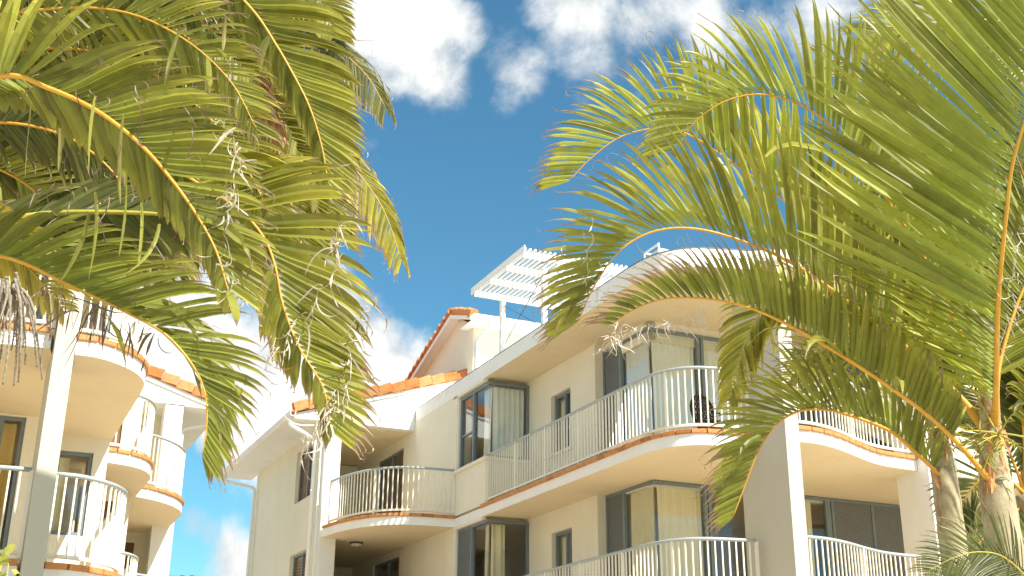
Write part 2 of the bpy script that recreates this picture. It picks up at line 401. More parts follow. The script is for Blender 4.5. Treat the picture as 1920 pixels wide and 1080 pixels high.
def louvre(root, c, q0, q1, z0, z1):
    b = MB(); bar(b, 'A', c, q0, q1, -.03, .03, z1-.05, z1); bar(b, 'A', c, q0, q1, -.03, .03, z0, z0+.05)
    for q in (q0, (q0+q1)/2-.025, q1-.05): bar(b, 'A', c, q, q+.05, -.03, .03, z0+.05, z1-.05)
    w = b.build('window', 'window_frame', root)
    for (a_, e_) in ((q0+.05, (q0+q1)/2-.025), ((q0+q1)/2+.025, q1-.05)):
        s_ = MB(); z_ = z0+.07
        while z_ < z1-.12:
            s_.hexa([(c-.02, a_, z_), (c+.028, a_, z_+.045), (c+.028, e_, z_+.045), (c-.02, e_, z_),
                     (c-.022, a_, z_+.008), (c+.026, a_, z_+.053), (c+.026, e_, z_+.053), (c-.022, e_, z_+.008)][:8])
            z_ += .068
        s_.build('louvre_panel', 'shutter', w)
    p = MB(); bar(p, 'A', c, q0+.01, q1-.01, .06, .066, z0+.05, z1-.05); p.build('pane', 'room', w)
    return w

# ================================================================== main building
MP, MQ = 7.0, 14.0
o3 = BV*MP+AV*MQ
main = thing('apartment_building', 'cream rendered apartment building with curved white balconies, terracotta tile edging and blue-grey corner windows', 'building', (o3.x, o3.y, 0), AL)
class LB(MB):    # mesh builder taking building coordinates p,q,z
    def build(s, name, mats, parent=None, smooth=False):
        s.v = [(v[0]-ORG[0], v[1]-ORG[1], v[2]) for v in s.v]
        return MB.build(s, name, mats, parent, smooth)
ORG = (MP, MQ)
_MB = MB
_build = MB.build
def _local(s, name, mats, parent=None, smooth=False, loc=None):
    if parent is not None and ORG is not None:
        s.v = [(v[0]-ORG[0], v[1]-ORG[1], v[2]) for v in s.v]
    return _build(s, name, mats, parent, smooth, loc)
MB.build = _local

# slab outlines (outside on the right when walked this way: from far left to the right)
wing = [(7.07, 32.3), (7.07, 25.75)] + [tuple(v) for v in crom([(7.07, 25.55), (7.22, 24.6), (7.52, 23.8), (7.95, 23.3), (8.5, 23.12), (9.17, 23.07)], 6)]
curve = [tuple(v) for v in crom([(9.17, 15.7), (9.20, 15.15), (9.36, 14.72), (9.62, 14.48), (9.97, 14.38), (10.40, 14.31)], 6)]
bay2 = [tuple(v) for v in crom([(10.76, 13.68), (11.15, 13.68), (11.7, 13.86), (12.35, 14.18), (12.95, 14.42), (13.74, 14.50)], 6)]
front = [(9.17, 23.07)] + [(9.17, 19.0)] + curve
for zf in (F1, F2):
    b = MB(); poly = wing + [(9.17, 19.0)] + curve + [(10.52, 14.31), (10.52, 14.0), (10.74, 14.0)] + bay2 + [(13.76, 14.6), (17.5, 14.6), (17.5, 32.3)]
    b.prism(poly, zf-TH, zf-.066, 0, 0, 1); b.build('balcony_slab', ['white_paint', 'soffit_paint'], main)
    tile_edge(main, [(9.17, 21.65), (9.17, 19)]+curve, zf)
    tile_edge(main, wing[2:], zf); tile_edge(main, bay2, zf)
    fl = MB(); fl.prism(offset(poly[:-2], -.10)+[(17.3, 14.75), (17.3, 32.2)], zf-.065, zf-.004); fl.build('floor', 'soffit_paint', main)
    # railings, set just inside the slab edge
    rin = offset([(9.17, 21.43), (9.17, 19.0)]+curve, -.05); railing(main, rin, zf)
    railing(main, offset(wing[3:], -.06)[:-1]+[(9.16, 23.13)], zf)
    railing(main, offset(bay2, -.06), zf)
# roof slab over the right block
b = MB()
roofc = [(9.17, 16.2)] + [tuple(v) for v in crom([(9.17, 15.7), (9.22, 15.15), (9.38, 14.75), (9.64, 14.5), (10.0, 14.36), (10.5, 14.22)], 6)]
roofr = [tuple(v) for v in crom([(10.8, 14.0), (11.2, 13.8), (11.7, 13.88), (12.35, 14.15), (12.95, 14.34), (13.74, 14.42)], 5)]
poly = [(9.17, 25.68), (9.17, 23.0)] + roofc + roofr + [(14.4, 14.28), (17.5, 14.28), (17.5, 32.2), (10.9, 32.2), (10.9, 25.68)]
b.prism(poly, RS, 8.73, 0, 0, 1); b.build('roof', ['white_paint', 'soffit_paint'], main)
b = MB(); pin = offset([(9.17, 25.6), (9.17, 23.0)] + roofc + roofr, -.015); pin2 = offset(pin, -.06)
for i in range(len(pin)-1):
    a_, c_, d_, e_ = pin[i], pin[i+1], pin2[i+1], pin2[i]
    b.hexa([(*e_, 8.732), (*a_, 8.732), (*c_, 8.732), (*d_, 8.732), (*e_, 8.765), (*a_, 8.765), (*c_, 8.765), (*d_, 8.765)])
b.build('flashing', 'flashing', main)
# small white roof box with rail
b = MB(); b.box(9.35, 9.95, 14.95, 15.35, 8.732, 8.86); b.build('roof_hatch', 'white_paint', main)
b = MB(); b.tube([(9.33, 15.4, 8.77), (9.33, 15.4, 8.93), (9.33, 14.95, 8.93), (9.33, 14.95, 8.77)], .018, 6)
b.tube([(9.33, 15.4, 8.93), (10.3, 15.4, 8.93)], .018, 6); b.build('roof_rail', 'white_paint', main)

# pillars
for (p0_, p1_, q0_, q1_, z1_) in ((10.51, 10.75, 13.62, 14.75, 8.429), (13.75, 14.34, 14.27, 15.0, 8.429), (7.05, 7.42, 25.72, 26.05, 8.229)):
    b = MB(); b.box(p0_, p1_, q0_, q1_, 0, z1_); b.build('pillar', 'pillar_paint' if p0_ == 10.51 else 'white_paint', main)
# walls
b = MB()
def wall(ax, c, t, u0, u1, z0, z1, holes=()):
    """wall slab with rectangular holes (u0,u1,z0,z1)"""
    cur = u0
    for (a_, e_, za, zb) in sorted(holes):
        if a_ > cur: bar(b, ax, c, cur, a_, 0, t, z0, z1)
        if za > z0: bar(b, ax, c, a_, e_, 0, t, z0, za)
        if zb < z1: bar(b, ax, c, a_, e_, 0, t, zb, z1)
        cur = e_
    if u1 > cur: bar(b, ax, c, cur, u1, 0, t, z0, z1)
for zf, zc in ((F1, F2-TH), (F2, RS)):
    zf0 = zf-.004
    wall('A', 10.13, .2, 18.62, 21.60, zf0, zc, [(19.62, 20.46, zf+.85, zf+2.02 if zf == F2 else zf+1.9)])
    bar(b, 'A', 10.09, 19.58, 20.50, 0, .04, zf+.79, zf+.85)          # narrow window sill
    # spandrel under the corner bay and its sill
    bar(b, 'A', 9.17, 21.45, 23.04, 0, .14, zf0-.005, zf+.86)
    bar(b, 'B', 21.45, 9.31, 10.13, 0, .12, zf0-.005, zf+.86)
    bar(b, 'A', 9.12, 21.40, 23.05, 0, .22, zf+.86, zf+.93)
    bar(b, 'B', 21.40, 9.34, 10.13, 0, .2, zf+.86, zf+.93)
    # head above the corner bay and the pier next to the wing
    bar(b, 'A', 9.19, 23.02, 23.3, 0, .3, zf+.93, zc)
    bar(b, 'A', 9.172, 21.62, 23.3, 0, .10, zc-.06, zc)
wall('A', 9.17, .13, 23.065, 26.45, F1-.3, F2-TH-.001)
wall('A', 9.172, .13, 23.065, 26.45, F2-.02, 8.429)
for zf, zc in ((F1, F2-TH), (F2, CE)):      # door reveal and back wall of the covered balcony
    bar(b, 'A', 9.17, 28.35, 30.3, 0, .13, zf-.004, zc); bar(b, 'A', 9.17, 26.45, 28.35, 0, .13, zf+2.15, zc)
    bar(b, 'B', 30.2, 7.2, 9.17, 0, .15, zf-.004, zc)
    bar(b, 'B', 30.1, 7.2, 9.17, 0, .1, zc-.2, zc-.02)
# left end wall with two shuttered windows
wall('A', 7.05, .2, 26.051, 32.5, 6.0, 8.229, [(26.62, 28.2, 6.72, 7.98)]); wall('A', 7.05, .2, 26.051, 32.5, 0, 6.0, [(26.62, 28.2, 4.25, 5.5)])
bar(b, 'B', 32.3, 7.25, 17.5, 0, .2, 0, 8.2)
# ground floor below
wall('A', 9.20, .2, 15.8, 23.0, 0, F1-TH); wall('B', 17.0, .2, 9.4, 17.4, 0, F1-TH); wall('B', 26.0, .2, 7.43, 9.4, 0, F1-TH)
# right block: head over the glazing, rear and inner walls
for zf, zc in ((F1, F2-TH), (F2, RS)):
    bar(b, 'B', 17.02, 10.33, 17.3, 0, .18, zf+2.22, zc); bar(b, 'B', 17.02, 16.0, 17.4, 0, .18, zf-.004, zf+2.22)
    bar(b, 'A', 10.3, 17.02, 18.62, 0.03, .18, zf+2.24, zc)
bar(b, 'A', 17.3, 14.65, 32.2, 0, .2, 0, 8.42)
# stair bay at the right end
bar(b, 'B', 14.30, 14.345, 17.5, 0, .22, F2-TH-.06, F2+.55); bar(b, 'B', 14.30, 14.345, 17.5, 0, .2, F1-TH-.06, F1+.55)
bar(b, 'B', 14.3, 14.345, 17.5, 0, 1.6, 7.02, 7.16)
b.hexa([(14.4, 15.0, 5.9), (15.7, 15.0, 5.9), (15.7, 16.9, 7.0), (14.4, 16.9, 7.0), (14.4, 15.0, 6.05), (15.7, 15.0, 6.05), (15.7, 16.9, 7.15), (14.4, 16.9, 7.15)])
b.build('wall', 'cream_render', main)
railing(main, [(14.40, 14.36), (17.4, 14.36)], 7.14, 1.0)
b = MB()
for zf, zc in ((F1, F2-TH), (F2, RS)):
    bar(b, 'B', 20.6, 10.34, 17.29, 0, .1, zf-.003, zc-.001); bar(b, 'A', 11.6, 20.7, 25.6, 0, .1, zf-.003, zc-.001)
    bar(b, 'B', 25.6, 9.31, 11.7, 0, .1, zf-.003, zc-.001); bar(b, 'A', 11.9, 25.7, 32.1, 0, .1, zf-.003, min(zc, CE)-.001)
    bar(b, 'B', 30.3, 9.31, 11.9, 0, .1, zf-.003, min(zc, CE)-.001)
b.build('room_partition', 'room', main)
# windows
for zf, zc in ((F1, F2-TH), (F2, RS)):
    up = zf == F2; zt = zc-.005 if up else zc-.005; zt = zf+2.5 if up else zf+2.30
    zt = min(zt, zc-.062)
    CU = 'curtain_white' if up else 'curtain_cream'
    # small corner bay
    window(main, 'A', 9.27, 21.50, 23.02, zf+.93, zt, mulls=(22.3,), rails=((22.33, 22.96, zf+1.65),),
           screens=() if up else ((22.33, 22.97),), curtains=((21.62, 22.0, CU),) if up else ((21.62, 21.8, CU),), jamb=(False, True))
    window(main, 'B', 21.50, 9.235, 10.13, zf+.93, zt, curtains=((9.36, 10.05, CU),) if up else ((9.36, 9.66, CU),), jamb=(False, True))
    # narrow window in the wall
    window(main, 'A', 10.25, 19.62, 20.46, zf+.85, zf+2.02 if up else zf+1.9, mulls=(20.0,), rails=((19.67, 19.97, zf+1.3),),
           screens=() if up else ((19.67, 19.97),), curtains=((20.05, 20.4, 'curtain_cream'),))
    zt2 = min(zf+2.45, zc-.004)
    # big corner glazing
    window(main, 'A', 10.33, 17.0, 18.62, zf, zt2, mulls=(17.98,), screens=((18.01, 18.56),) , curtains=((17.12, 17.95, CU),), jamb=(False, True))
    window(main, 'B', 17.0, 10.295, 13.9, zf, zt2 if up else min(zt2, zf+2.31), mulls=(11.32, 11.40, 12.5, 12.83, 12.93), curtains=((10.42, 11.28, CU),) + (((11.42, 12.45, CU),) if up else ((13.25, 13.6, 'curtain_cream'),)), jamb=(False, True))
    window(main, 'B', 17.0, 13.9, 16.0, zf, zt2 if up else min(zt2, zf+2.31), mulls=(14.0, 14.9), screens=((14.03, 14.87), (14.93, 15.94)), jamb=(True, True))
    # dark timber doors of the covered balcony
    window(main, 'A', 9.24, 26.45, 28.35, zf, zf+2.15, mulls=(27.35,), panes=True)
    dd = MB(); bar(dd, 'A', 9.28, 26.5, 28.3, .0, .04, zf+.05, zf+2.1)
    for k in range(2): bar(dd, 'A', 9.265, 26.6+.9*k, 27.25+.9*k, 0, .015, zf+.2, zf+1.9)
    dd.build('door', 'timber', main)
b = MB(); b.box(10.29, 10.37, 16.97, 17.03, F2+.055, F2+2.44)
louvre(main, 7.17, 26.62, 28.2, 6.72, 7.98); louvre(main, 7.17, 26.62, 28.2, 4.25, 5.5)
# left wing: ceiling, gable fascia, tiled roof
b = MB(); b.box(7.05, 9.168, 25.95, 32.3, CE, CE+.08); b.build('ceiling', 'soffit_paint', main)
SL = .315
def rz(p): return 8.34+(p-6.25)*SL
b = MB()
pa, pb = 6.5, 11.2
b.hexa([(7.045, 25.70, CE), (9.168, 25.70, CE), (9.168, 25.95, CE), (7.045, 25.95, CE), (7.045, 25.70, rz(7.045)-.07), (9.168, 25.70, rz(9.168)-.07), (9.168, 25.95, rz(9.168)-.07), (7.045, 25.95, rz(7.045)-.07)])
b.hexa([(9.169, 25.70, 8.74), (pb, 25.70, 8.74), (pb, 25.95, 8.74), (9.169, 25.95, 8.74), (9.169, 25.70, rz(9.169)-.07), (pb, 25.70, rz(pb)-.07), (pb, 25.95, rz(pb)-.07), (9.169, 25.95, rz(9.169)-.07)])
# barge board
b.hexa([(6.9, 25.66, rz(6.9)-.10), (pb, 25.66, rz(pb)-.10), (pb, 25.70, rz(pb)-.10), (6.9, 25.70, rz(6.9)-.10), (6.9, 25.66, rz(6.9)-.015), (pb, 25.66, rz(pb)-.015), (pb, 25.70, rz(pb)-.015), (6.9, 25.70, rz(6.9)-.015)])
# boxed eave end
b.hexa([(6.3, 25.70, 8.22), (7.04, 25.70, 8.22), (7.04, 25.9, 8.22), (6.3, 25.9, 8.22), (6.3, 25.70, rz(6.3)-.03), (7.04, 25.70, rz(7.04)-.03), (7.04, 25.9, rz(7.04)-.03), (6.3, 25.9, rz(6.3)-.03)])
b.box(6.3, 7.05, 25.9, 33.3, 8.235, 8.26)
b.build('gable_fascia', 'white_paint', main)
b = MB()
b.hexa([(6.22, 25.62, rz(6.22)-.012), (pb+.5, 25.62, rz(pb+.5)-.012), (pb+.5, 33.4, rz(pb+.5)-.012), (6.22, 33.4, rz(6.22)-.012), (6.22, 25.62, rz(6.22)+.03), (pb+.5, 25.62, rz(pb+.5)+.03), (pb+.5, 33.4, rz(pb+.5)+.03), (6.22, 33.4, rz(6.22)+.03)])
verge(b, (6.3, 25.64, rz(6.3)-.02), (10.55, 25.64, rz(10.55)-.02), 13)
b.build('roof', ['tile', 'tile_pale'], main)
def gutter(root, P, Q, out):
    P, Q, o = Vector(P), Vector(Q), Vector(out); prof = [(0, 0), (.09, 0), (.125, .035), (.135, .12), (.12, .125), (.11, .045), (.085, .014), (.01, .014), (.01, .12), (0, .12)]
    g_ = MB(); n = len(prof)
    for pt in (P, Q):
        for (x_, y_) in prof: g_.v.append(tuple(pt+o*x_+Vector((0, 0, y_))))
    for k in range(n): g_.face((k, (k+1) % n, n+(k+1) % n, n+k))
    g_.face(list(range(n))); g_.face(list(range(n, 2*n))[::-1])
    return g_.build('gutter', 'white_paint', root)
gutter(main, (6.30, 25.6, 8.235), (6.30, 33.4, 8.235), (-1, 0, 0))
def pipe(root, pts, r=.045):
    g_ = MB(); P = [Vector(pts[0])]
    for i in range(1, len(pts)-1):
        a_, v, c_ = Vector(pts[i-1]), Vector(pts[i]), Vector(pts[i+1])
        u, w = (a_-v).normalized()*.09, (c_-v).normalized()*.09
        for t in (0, .25, .5, .75, 1): P.append((v+u)*(1-t)**2+v*2*t*(1-t)+(v+w)*t*t)
    P.append(Vector(pts[-1])); g_.tube(P, r, 10)
    last = Vector(pts[-1]); top = Vector(pts[-2])
    z_ = top.z-1.2
    while z_ > last.z+.3:
        g_.tube([(last.x, last.y, z_), (last.x, last.y, z_+.05)], r+.008, 10); z_ -= 2.4
    return g_.build('downpipe', 'white_paint', root, True)
pipe(main, [(6.22, 32.9, 8.24), (6.22, 32.9, 8.08), (6.95, 32.25, 7.82), (6.95, 32.25, 0)])
pipe(main, [(6.22, 25.75, 8.24), (6.22, 25.75, 8.05), (6.93, 26.1, 7.86), (6.93, 26.1, 0)], .05)
pipe(main, [(7.0, 25.95, 8.2), (7.0, 25.9, 7.9), (6.99, 25.85, 7.5), (6.99, 25.85, 0)], .02)
# round ceiling lights of the covered balcony
for (p_, q_, z_) in ((7.98, 26.35, CE), (7.98, 26.0, F2-TH)):
    b = MB(); prof = [(0, 0), (.15, 0), (.155, -.03), (.14, -.035)]
    n = 20
    def lathe(b, prof, m=0):
        base = len(b.v)
        for (r_, h_) in prof:
            for k in range(n): b.v.append((p_+r_*math.cos(2*math.pi*k/n), q_+r_*math.sin(2*math.pi*k/n), z_+h_))
        for i in range(len(prof)-1):
            for k in range(n): b.face((base+i*n+k, base+(i+1)*n+k, base+(i+1)*n+(k+1) % n, base+i*n+(k+1) % n), m)
    lathe(b, [(.001, -.001), (.15, -.001), (.155, -.035), (.135, -.04), (.001, -.04)]); cl = b.build('ceiling_light', 'dark_metal', main, True)
    b = MB(); lathe(b, [(.13, -.04), (.12, -.065), (.09, -.085), (.04, -.095), (.001, -.097)]); b.build('diffuser', 'lamp_glass', cl, True)

# penthouse on the roof
b = MB()
zE = 10.88
b.box(10.42, 15.5, 25.25, 29.0, 8.731, zE)
n0 = len(b.v)
b.v += [(10.42, 25.25, zE), (10.42, 29.0, zE), (10.42, 26.1, zE+.62-.2), (15.5, 25.25, zE), (15.5, 29.0, zE), (15.5, 26.1, zE+.62-.2)]
b.face((n0, n0+2, n0+1)); b.face((n0+3, n0+4, n0+5)); b.face((n0, n0+3, n0+5, n0+2)); b.face((n0+1, n0+2, n0+5, n0+4))
b.build('penthouse_wall', 'cream_render', main)
b = MB()
RQ, RZ = 26.12, 11.38     # ridge
NQ, NZ = 24.75, 10.93     # near eave
FQ, FZ = 30.3, 10.03      # far eave
for (q0_, z0_, q1_, z1_) in ((NQ, NZ, RQ, RZ), (RQ, RZ, FQ, FZ)):
    b.hexa([(10.12, q0_, z0_), (15.8, q0_, z0_), (15.8, q1_, z1_), (10.12, q1_, z1_), (10.12, q0_, z0_+.04), (15.8, q0_, z0_+.04), (15.8, q1_, z1_+.04), (10.12, q1_, z1_+.04)])
verge(b, (10.14, FQ, FZ+.0), (10.14, RQ, RZ+.0), 14, out=(-1, 0, 0), h=.12); verge(b, (10.14, NQ, NZ+.0), (10.14, RQ, RZ+.0), 5, out=(-1, 0, 0), h=.12)
verge(b, (10.1, NQ+.02, NZ-.01), (15.8, NQ+.02, NZ-.01), 22, out=(0, -1, 0), w=.15, h=.03)
b.build('penthouse_roof', ['tile', 'tile_pale'], main)
b = MB()
b.hexa([(10.135, NQ, NZ-.11), (10.165, NQ, NZ-.11), (10.165, RQ, RZ-.11), (10.135, RQ, RZ-.11), (10.135, NQ, NZ-.002), (10.165, NQ, NZ-.002), (10.165, RQ, RZ-.002), (10.135, RQ, RZ-.002)])
b.hexa([(10.135, RQ, RZ-.11), (10.165, RQ, RZ-.11), (10.165, FQ, FZ-.11), (10.135, FQ, FZ-.11), (10.135, RQ, RZ-.002), (10.165, RQ, RZ-.002), (10.165, FQ, FZ-.002), (10.135, FQ, FZ-.002)])
b.hexa([(10.165, RQ, RZ-.05), (10.42, RQ, RZ-.05), (10.42, FQ, FZ-.05), (10.165, FQ, FZ-.05), (10.165, RQ, RZ-.02), (10.42, RQ, RZ-.02), (10.42, FQ, FZ-.02), (10.165, FQ, FZ-.02)])
b.box(10.166, 15.75, NQ+.02, 25.24, zE-.07, zE-.045); b.box(10.166, 15.75, NQ, NQ+.02, zE-.075, zE+.05)
b.box(10.17, 10.41, 25.24, 25.5, zE-.07, zE-.045)
b.build('eave_lining', 'white_paint', main)
gutter(main, (10.16, NQ, zE-.05), (15.8, NQ, zE-.05), (0, -1, 0))
pipe(main, [(10.62, NQ-.06, zE-.05), (10.62, NQ-.06, zE-.15), (10.50, 25.2, zE-.42), (10.50, 25.2, 8.74)], .04)

# ------------------------------------------------------------------ pergola on the roof terrace
ORG = None
pg0 = BV*9.35+AV*20.1
perg = thing('pergola', 'white slatted timber pergola standing on two posts at the edge of the flat roof', 'pergola', (pg0.x, pg0.y, 8.766), AL)
def lp(p, q): return (p-9.35, q-20.1)
def pbox(b, p0_, p1_, q0_, q1_, z0_, z1_): b.box(p0_-9.35, p1_-9.35, q0_-20.1, q1_-20.1, z0_-8.766, z1_-8.766)
for (p_, q_) in ((9.30, 21.06), (9.30, 19.10), (11.1, 21.06), (11.1, 19.10)):
    b = MB(); pbox(b, p_, p_+.09, q_, q_+.09, 8.766, 10.0); b.build('post', 'white_paint', perg)
for q_ in (18.55, 19.32, 20.1, 20.88):
    b = MB(); pbox(b, 8.63, 11.4, q_, q_+.045, 9.90, 10.02); b.build('beam', 'white_paint', perg)
b = MB()
for k in range(27):
    p_ = 8.62+k*.102; pbox(b, p_, p_+.036, 18.47, 21.0, 10.022, 10.06)
b.build('slat_canopy', 'white_paint', perg)
b = MB(); pbox(b, 8.60, 8.618, 18.45, 21.02, 9.96, 10.10); b.build('end_board', 'white_paint', perg)
for (A_, B_) in (((9.39, 21.06, 9.85), (9.35, 19.12, 8.78)), ((9.35, 19.2, 9.9), (9.39, 21.6, 8.78))):
    b = MB(); b.tube([(A_[0]-9.35, A_[1]-20.1, A_[2]-8.766), (B_[0]-9.35, B_[1]-20.1, B_[2]-8.766)], .007, 6); b.build('cable', 'dark_metal', perg)

# ------------------------------------------------------------------ cane chair on the top balcony
cq = BV*10.66+AV*15.62
ch = thing('cane_chair', 'dark woven cane chair with rounded lattice back standing on the top balcony', 'chair', (cq.x, cq.y, F2), AL+.15)
def arc(cx, cz, rx, rz_, a0, a1, n=18, y=0, lean=0):
    return [(cx+rx*math.cos(R(a0+(a1-a0)*i/n)), y+lean*(rz_*math.sin(R(a0+(a1-a0)*i/n))+.3), cz+rz_*math.sin(R(a0+(a1-a0)*i/n))) for i in range(n+1)]
b = MB(); fr = [(-.17, .22, .44)]+arc(0, .72, .24, .26, 200, -20, 20, .24, .1)+[(.17, .22, .44)]; b.tube(fr, .022, 8)
for k in range(-6, 7):
    for sg in (-1, 1):
        # diagonal strands clipped to the oval back
        pts = []
        for i in range(25):
            z_ = -.26+.52*i/24; x_ = k*.07+sg*z_*.75
            if (x_/.235)**2+(z_/.255)**2 < 1: pts.append((x_, .24+.1*(z_+.3), .72+z_))
        if len(pts) > 1: b.tube([pts[0], pts[-1]], .009, 5)
for r_ in (.55, .8): b.tube(arc(0, .72, .24*r_, .26*r_, 0, 360, 20, .24, .1), .006, 5)
b.build('backrest', 'cane', ch, True)
b = MB(); n = 24; ring = [(.26*math.cos(2*math.pi*k/n), .25*math.sin(2*math.pi*k/n)) for k in range(n)]; b.prism(ring, .40, .445)
b.tube([(x_, y_, .43) for x_, y_ in ring+[ring[0]]], .02, 8); b.build('seat', 'cane', ch)
for (x_, y_) in ((-.19, -.17), (.19, -.17), (-.17, .2), (.17, .2)):
    b = MB(); b.tube([(x_, y_, .42), (x_*1.2, y_*1.25, 0)], .016, 8); b.build('leg', 'cane', ch)
for sg in (-1, 1):
    b = MB(); b.tube([(sg*.235, .26, .72), (sg*.30, .05, .66), (sg*.29, -.16, .62), (sg*.23, -.19, .42)], .015, 8); b.build('armrest', 'cane', ch, True)

# ================================================================== left building
LP, LQ = 0.0, 14.0
o3 = BV*LP+AV*LQ
left = thing('apartment_building', 'neighbouring apartment block at the left with three curved balconies stepping back from its tall pillar', 'building', (o3.x, o3.y, 0), AL)
ORG = (LP, LQ)
c1 = [tuple(v) for v in crom([(.80, 13.80), (1.05, 13.82), (1.32, 14.0), (1.56, 14.3), (1.70, 14.68), (1.73, 15.1)], 6)]
c2 = [tuple(v) for v in crom([(1.74, 19.66), (2.0, 19.7), (2.28, 19.84), (2.52, 20.12), (2.66, 20.55), (2.69, 21.0)], 6)]
c3 = [tuple(v) for v in crom([(2.70, 22.50), (3.0, 22.68), (3.32, 23.0), (3.58, 23.4), (3.76, 23.9), (3.80, 24.5)], 6)]
c0 = [tuple(v) for v in crom([(-2.4, 14.55), (-1.6, 14.5), (-.9, 14.25), (-.3, 13.9), (.1, 13.72), (.53, 13.68)], 6)]
for zf in (F1, F2):
    b = MB(); poly = [(-2.4, 30)] + c0 + [(.56, 13.9), (.78, 13.9)] + c1 + [(1.73, 19.65)] + c2 + [(2.69, 22.48)] + c3 + [(3.84, 26.2), (3.84, 30)]
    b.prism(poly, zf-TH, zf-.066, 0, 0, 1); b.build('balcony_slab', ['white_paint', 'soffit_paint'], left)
    fl = MB(); fl.prism(offset(poly, -.08), zf-.065, zf-.004); fl.build('floor', 'soffit_paint', left)
    for c_, ex in ((c0, []), (c1, [(1.73, 17.9)]), (c2, [(2.69, 22.3)]), (c3, [(3.80, 25.6)])):
        tile_edge(left, c_+(ex if c_ is not c1 else [(1.73, 19.5)]), zf); railing(left, offset(c_+ex, -.06), zf)
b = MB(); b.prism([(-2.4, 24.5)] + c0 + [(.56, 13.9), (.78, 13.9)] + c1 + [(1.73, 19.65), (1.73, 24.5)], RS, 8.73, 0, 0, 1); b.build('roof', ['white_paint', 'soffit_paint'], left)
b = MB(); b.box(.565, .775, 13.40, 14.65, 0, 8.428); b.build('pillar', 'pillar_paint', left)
b = MB(); b.box(3.48, 3.86, 25.72, 26.1, 0, 8.2); b.build('pillar', 'white_paint', left)
b = MB()
for zf, zc in ((F1, F2-TH), (F2, 8.42)):
    wall('B', 17.05, .2, -2.4, .9, zf-.004, zc, [(-2.3, .5, zf, zf+2.3)])
    wall('A', .75, .15, 17.26, 18.0, zf-.004, zc)
    wall('B', 18.0, .15, .76, 1.70, zf-.004, zc, [(1.0, 1.5, zf+.9, zf+2.1)])
    bar(b, 'A', 1.56, 18.151, 19.9, 0, .14, zf-.004, zc)
    wall('B', 21.9, .15, 1.71, 2.4, zf-.004, zc-.2 if zf == F2 else zc, [(1.85, 2.25, zf, zf+2.1)])
    bar(b, 'A', 2.4, 21.9, 26.0, 0, .14, zf-.004, zc-.2)
    wall('B', 26.8, .15, 2.55, 3.8, zf-.004, zc-.2 if zf == F2 else zc, [(2.7, 3.3, zf, zf+2.1)])
bar(b, 'B', 17.02, -2.4, 1.7, 0, .2, 0, F1-TH); bar(b, 'B', 25.9, 1.0, 3.47, 0, .2, 0, F1-TH)
bar(b, 'A', 3.66, 26.11, 30, 0, .2, 0, 8.2); bar(b, 'A', -2.4, 14.6, 30, 0, .1, 0, 8.42); bar(b, 'B', 29.8, -2.2, 3.6, 0, .2, 0, 8.4)
b.build('wall', 'cream_render', left)
b = MB()
for zf, zc in ((F1, F2-TH), (F2, 8.42)):
    bar(b, 'B', 20.4, -2.2, 1.55, 0, .1, zf, zc-.001)
b.build('room_partition', 'room', left)
for zf in (F1, F2):
    window(left, 'B', 17.12, -2.3, .5, zf, zf+2.3, mulls=(-1.4, -.5, .2), curtains=((-2.2, -1.0, 'curtain_gold'), (-.45, .4, 'curtain_gold')))
    window(left, 'B', 18.08, 1.0, 1.5, zf+.9, zf+2.1, curtains=((1.05, 1.2, 'curtain_cream'),))
    for (q_, a_, e_) in ((21.95, 1.85, 2.25), (26.85, 2.7, 3.3)):
        d_ = MB(); d_.box(a_, e_, q_, q_+.05, zf+.01, zf+2.1); d_.box(a_+.06, e_-.06, q_-.02, q_, zf+.2, zf+1.95); d_.build('door', 'timber', left)
def rl(p): return 8.28+(4.66-p)*SL
b = MB(); 
b.hexa([(.3, 25.70, 8.22), (3.87, 25.70, 8.22), (3.87, 25.94, 8.22), (.3, 25.94, 8.22), (.3, 25.70, rl(.3)-.05), (3.87, 25.70, rl(3.87)-.05), (3.87, 25.94, rl(3.87)-.05), (.3, 25.94, rl(.3)-.05)])
b.hexa([(3.871, 25.70, 8.20), (4.58, 25.70, 8.20), (4.58, 25.9, 8.20), (3.871, 25.9, 8.20), (3.871, 25.70, rl(3.871)-.05), (4.58, 25.70, rl(4.58)-.05), (4.58, 25.9, rl(4.58)-.05), (3.871, 25.9, rl(3.871)-.05)])
b.hexa([(.3, 25.66, rl(.3)-.12), (4.6, 25.66, rl(4.6)-.12), (4.6, 25.699, rl(4.6)-.12), (.3, 25.699, rl(.3)-.12), (.3, 25.66, rl(.3)-.02), (4.6, 25.66, rl(4.6)-.02), (4.6, 25.699, rl(4.6)-.02), (.3, 25.699, rl(.3)-.02)])
b.box(3.87, 4.6, 25.9, 30.4, 8.2, 8.225); b.box(.3, 3.86, 25.95, 29.8, 8.2, 8.225)
b.build('gable_fascia', 'white_paint', left)
b = MB()
b.hexa([(.2, 25.62, rl(.2)-.015), (4.68, 25.62, rl(4.68)-.015), (4.68, 30.5, rl(4.68)-.015), (.2, 30.5, rl(.2)-.015), (.2, 25.62, rl(.2)+.03), (4.68, 25.62, rl(4.68)+.03), (4.68, 30.5, rl(4.68)+.03), (.2, 30.5, rl(.2)+.03)])
verge(b, (.3, 25.64, rl(.3)-.02), (4.66, 25.64, rl(4.66)-.02), 13)
b.build('roof', ['tile', 'tile_pale'], left)
gutter(left, (4.60, 25.6, 8.2), (4.60, 30.5, 8.2), (1, 0, 0))
pipe(left, [(4.66, 26.4, 8.2), (4.66, 26.4, 8.05), (3.95, 26.2, 7.8), (3.95, 26.2, 0)])
ORG = None

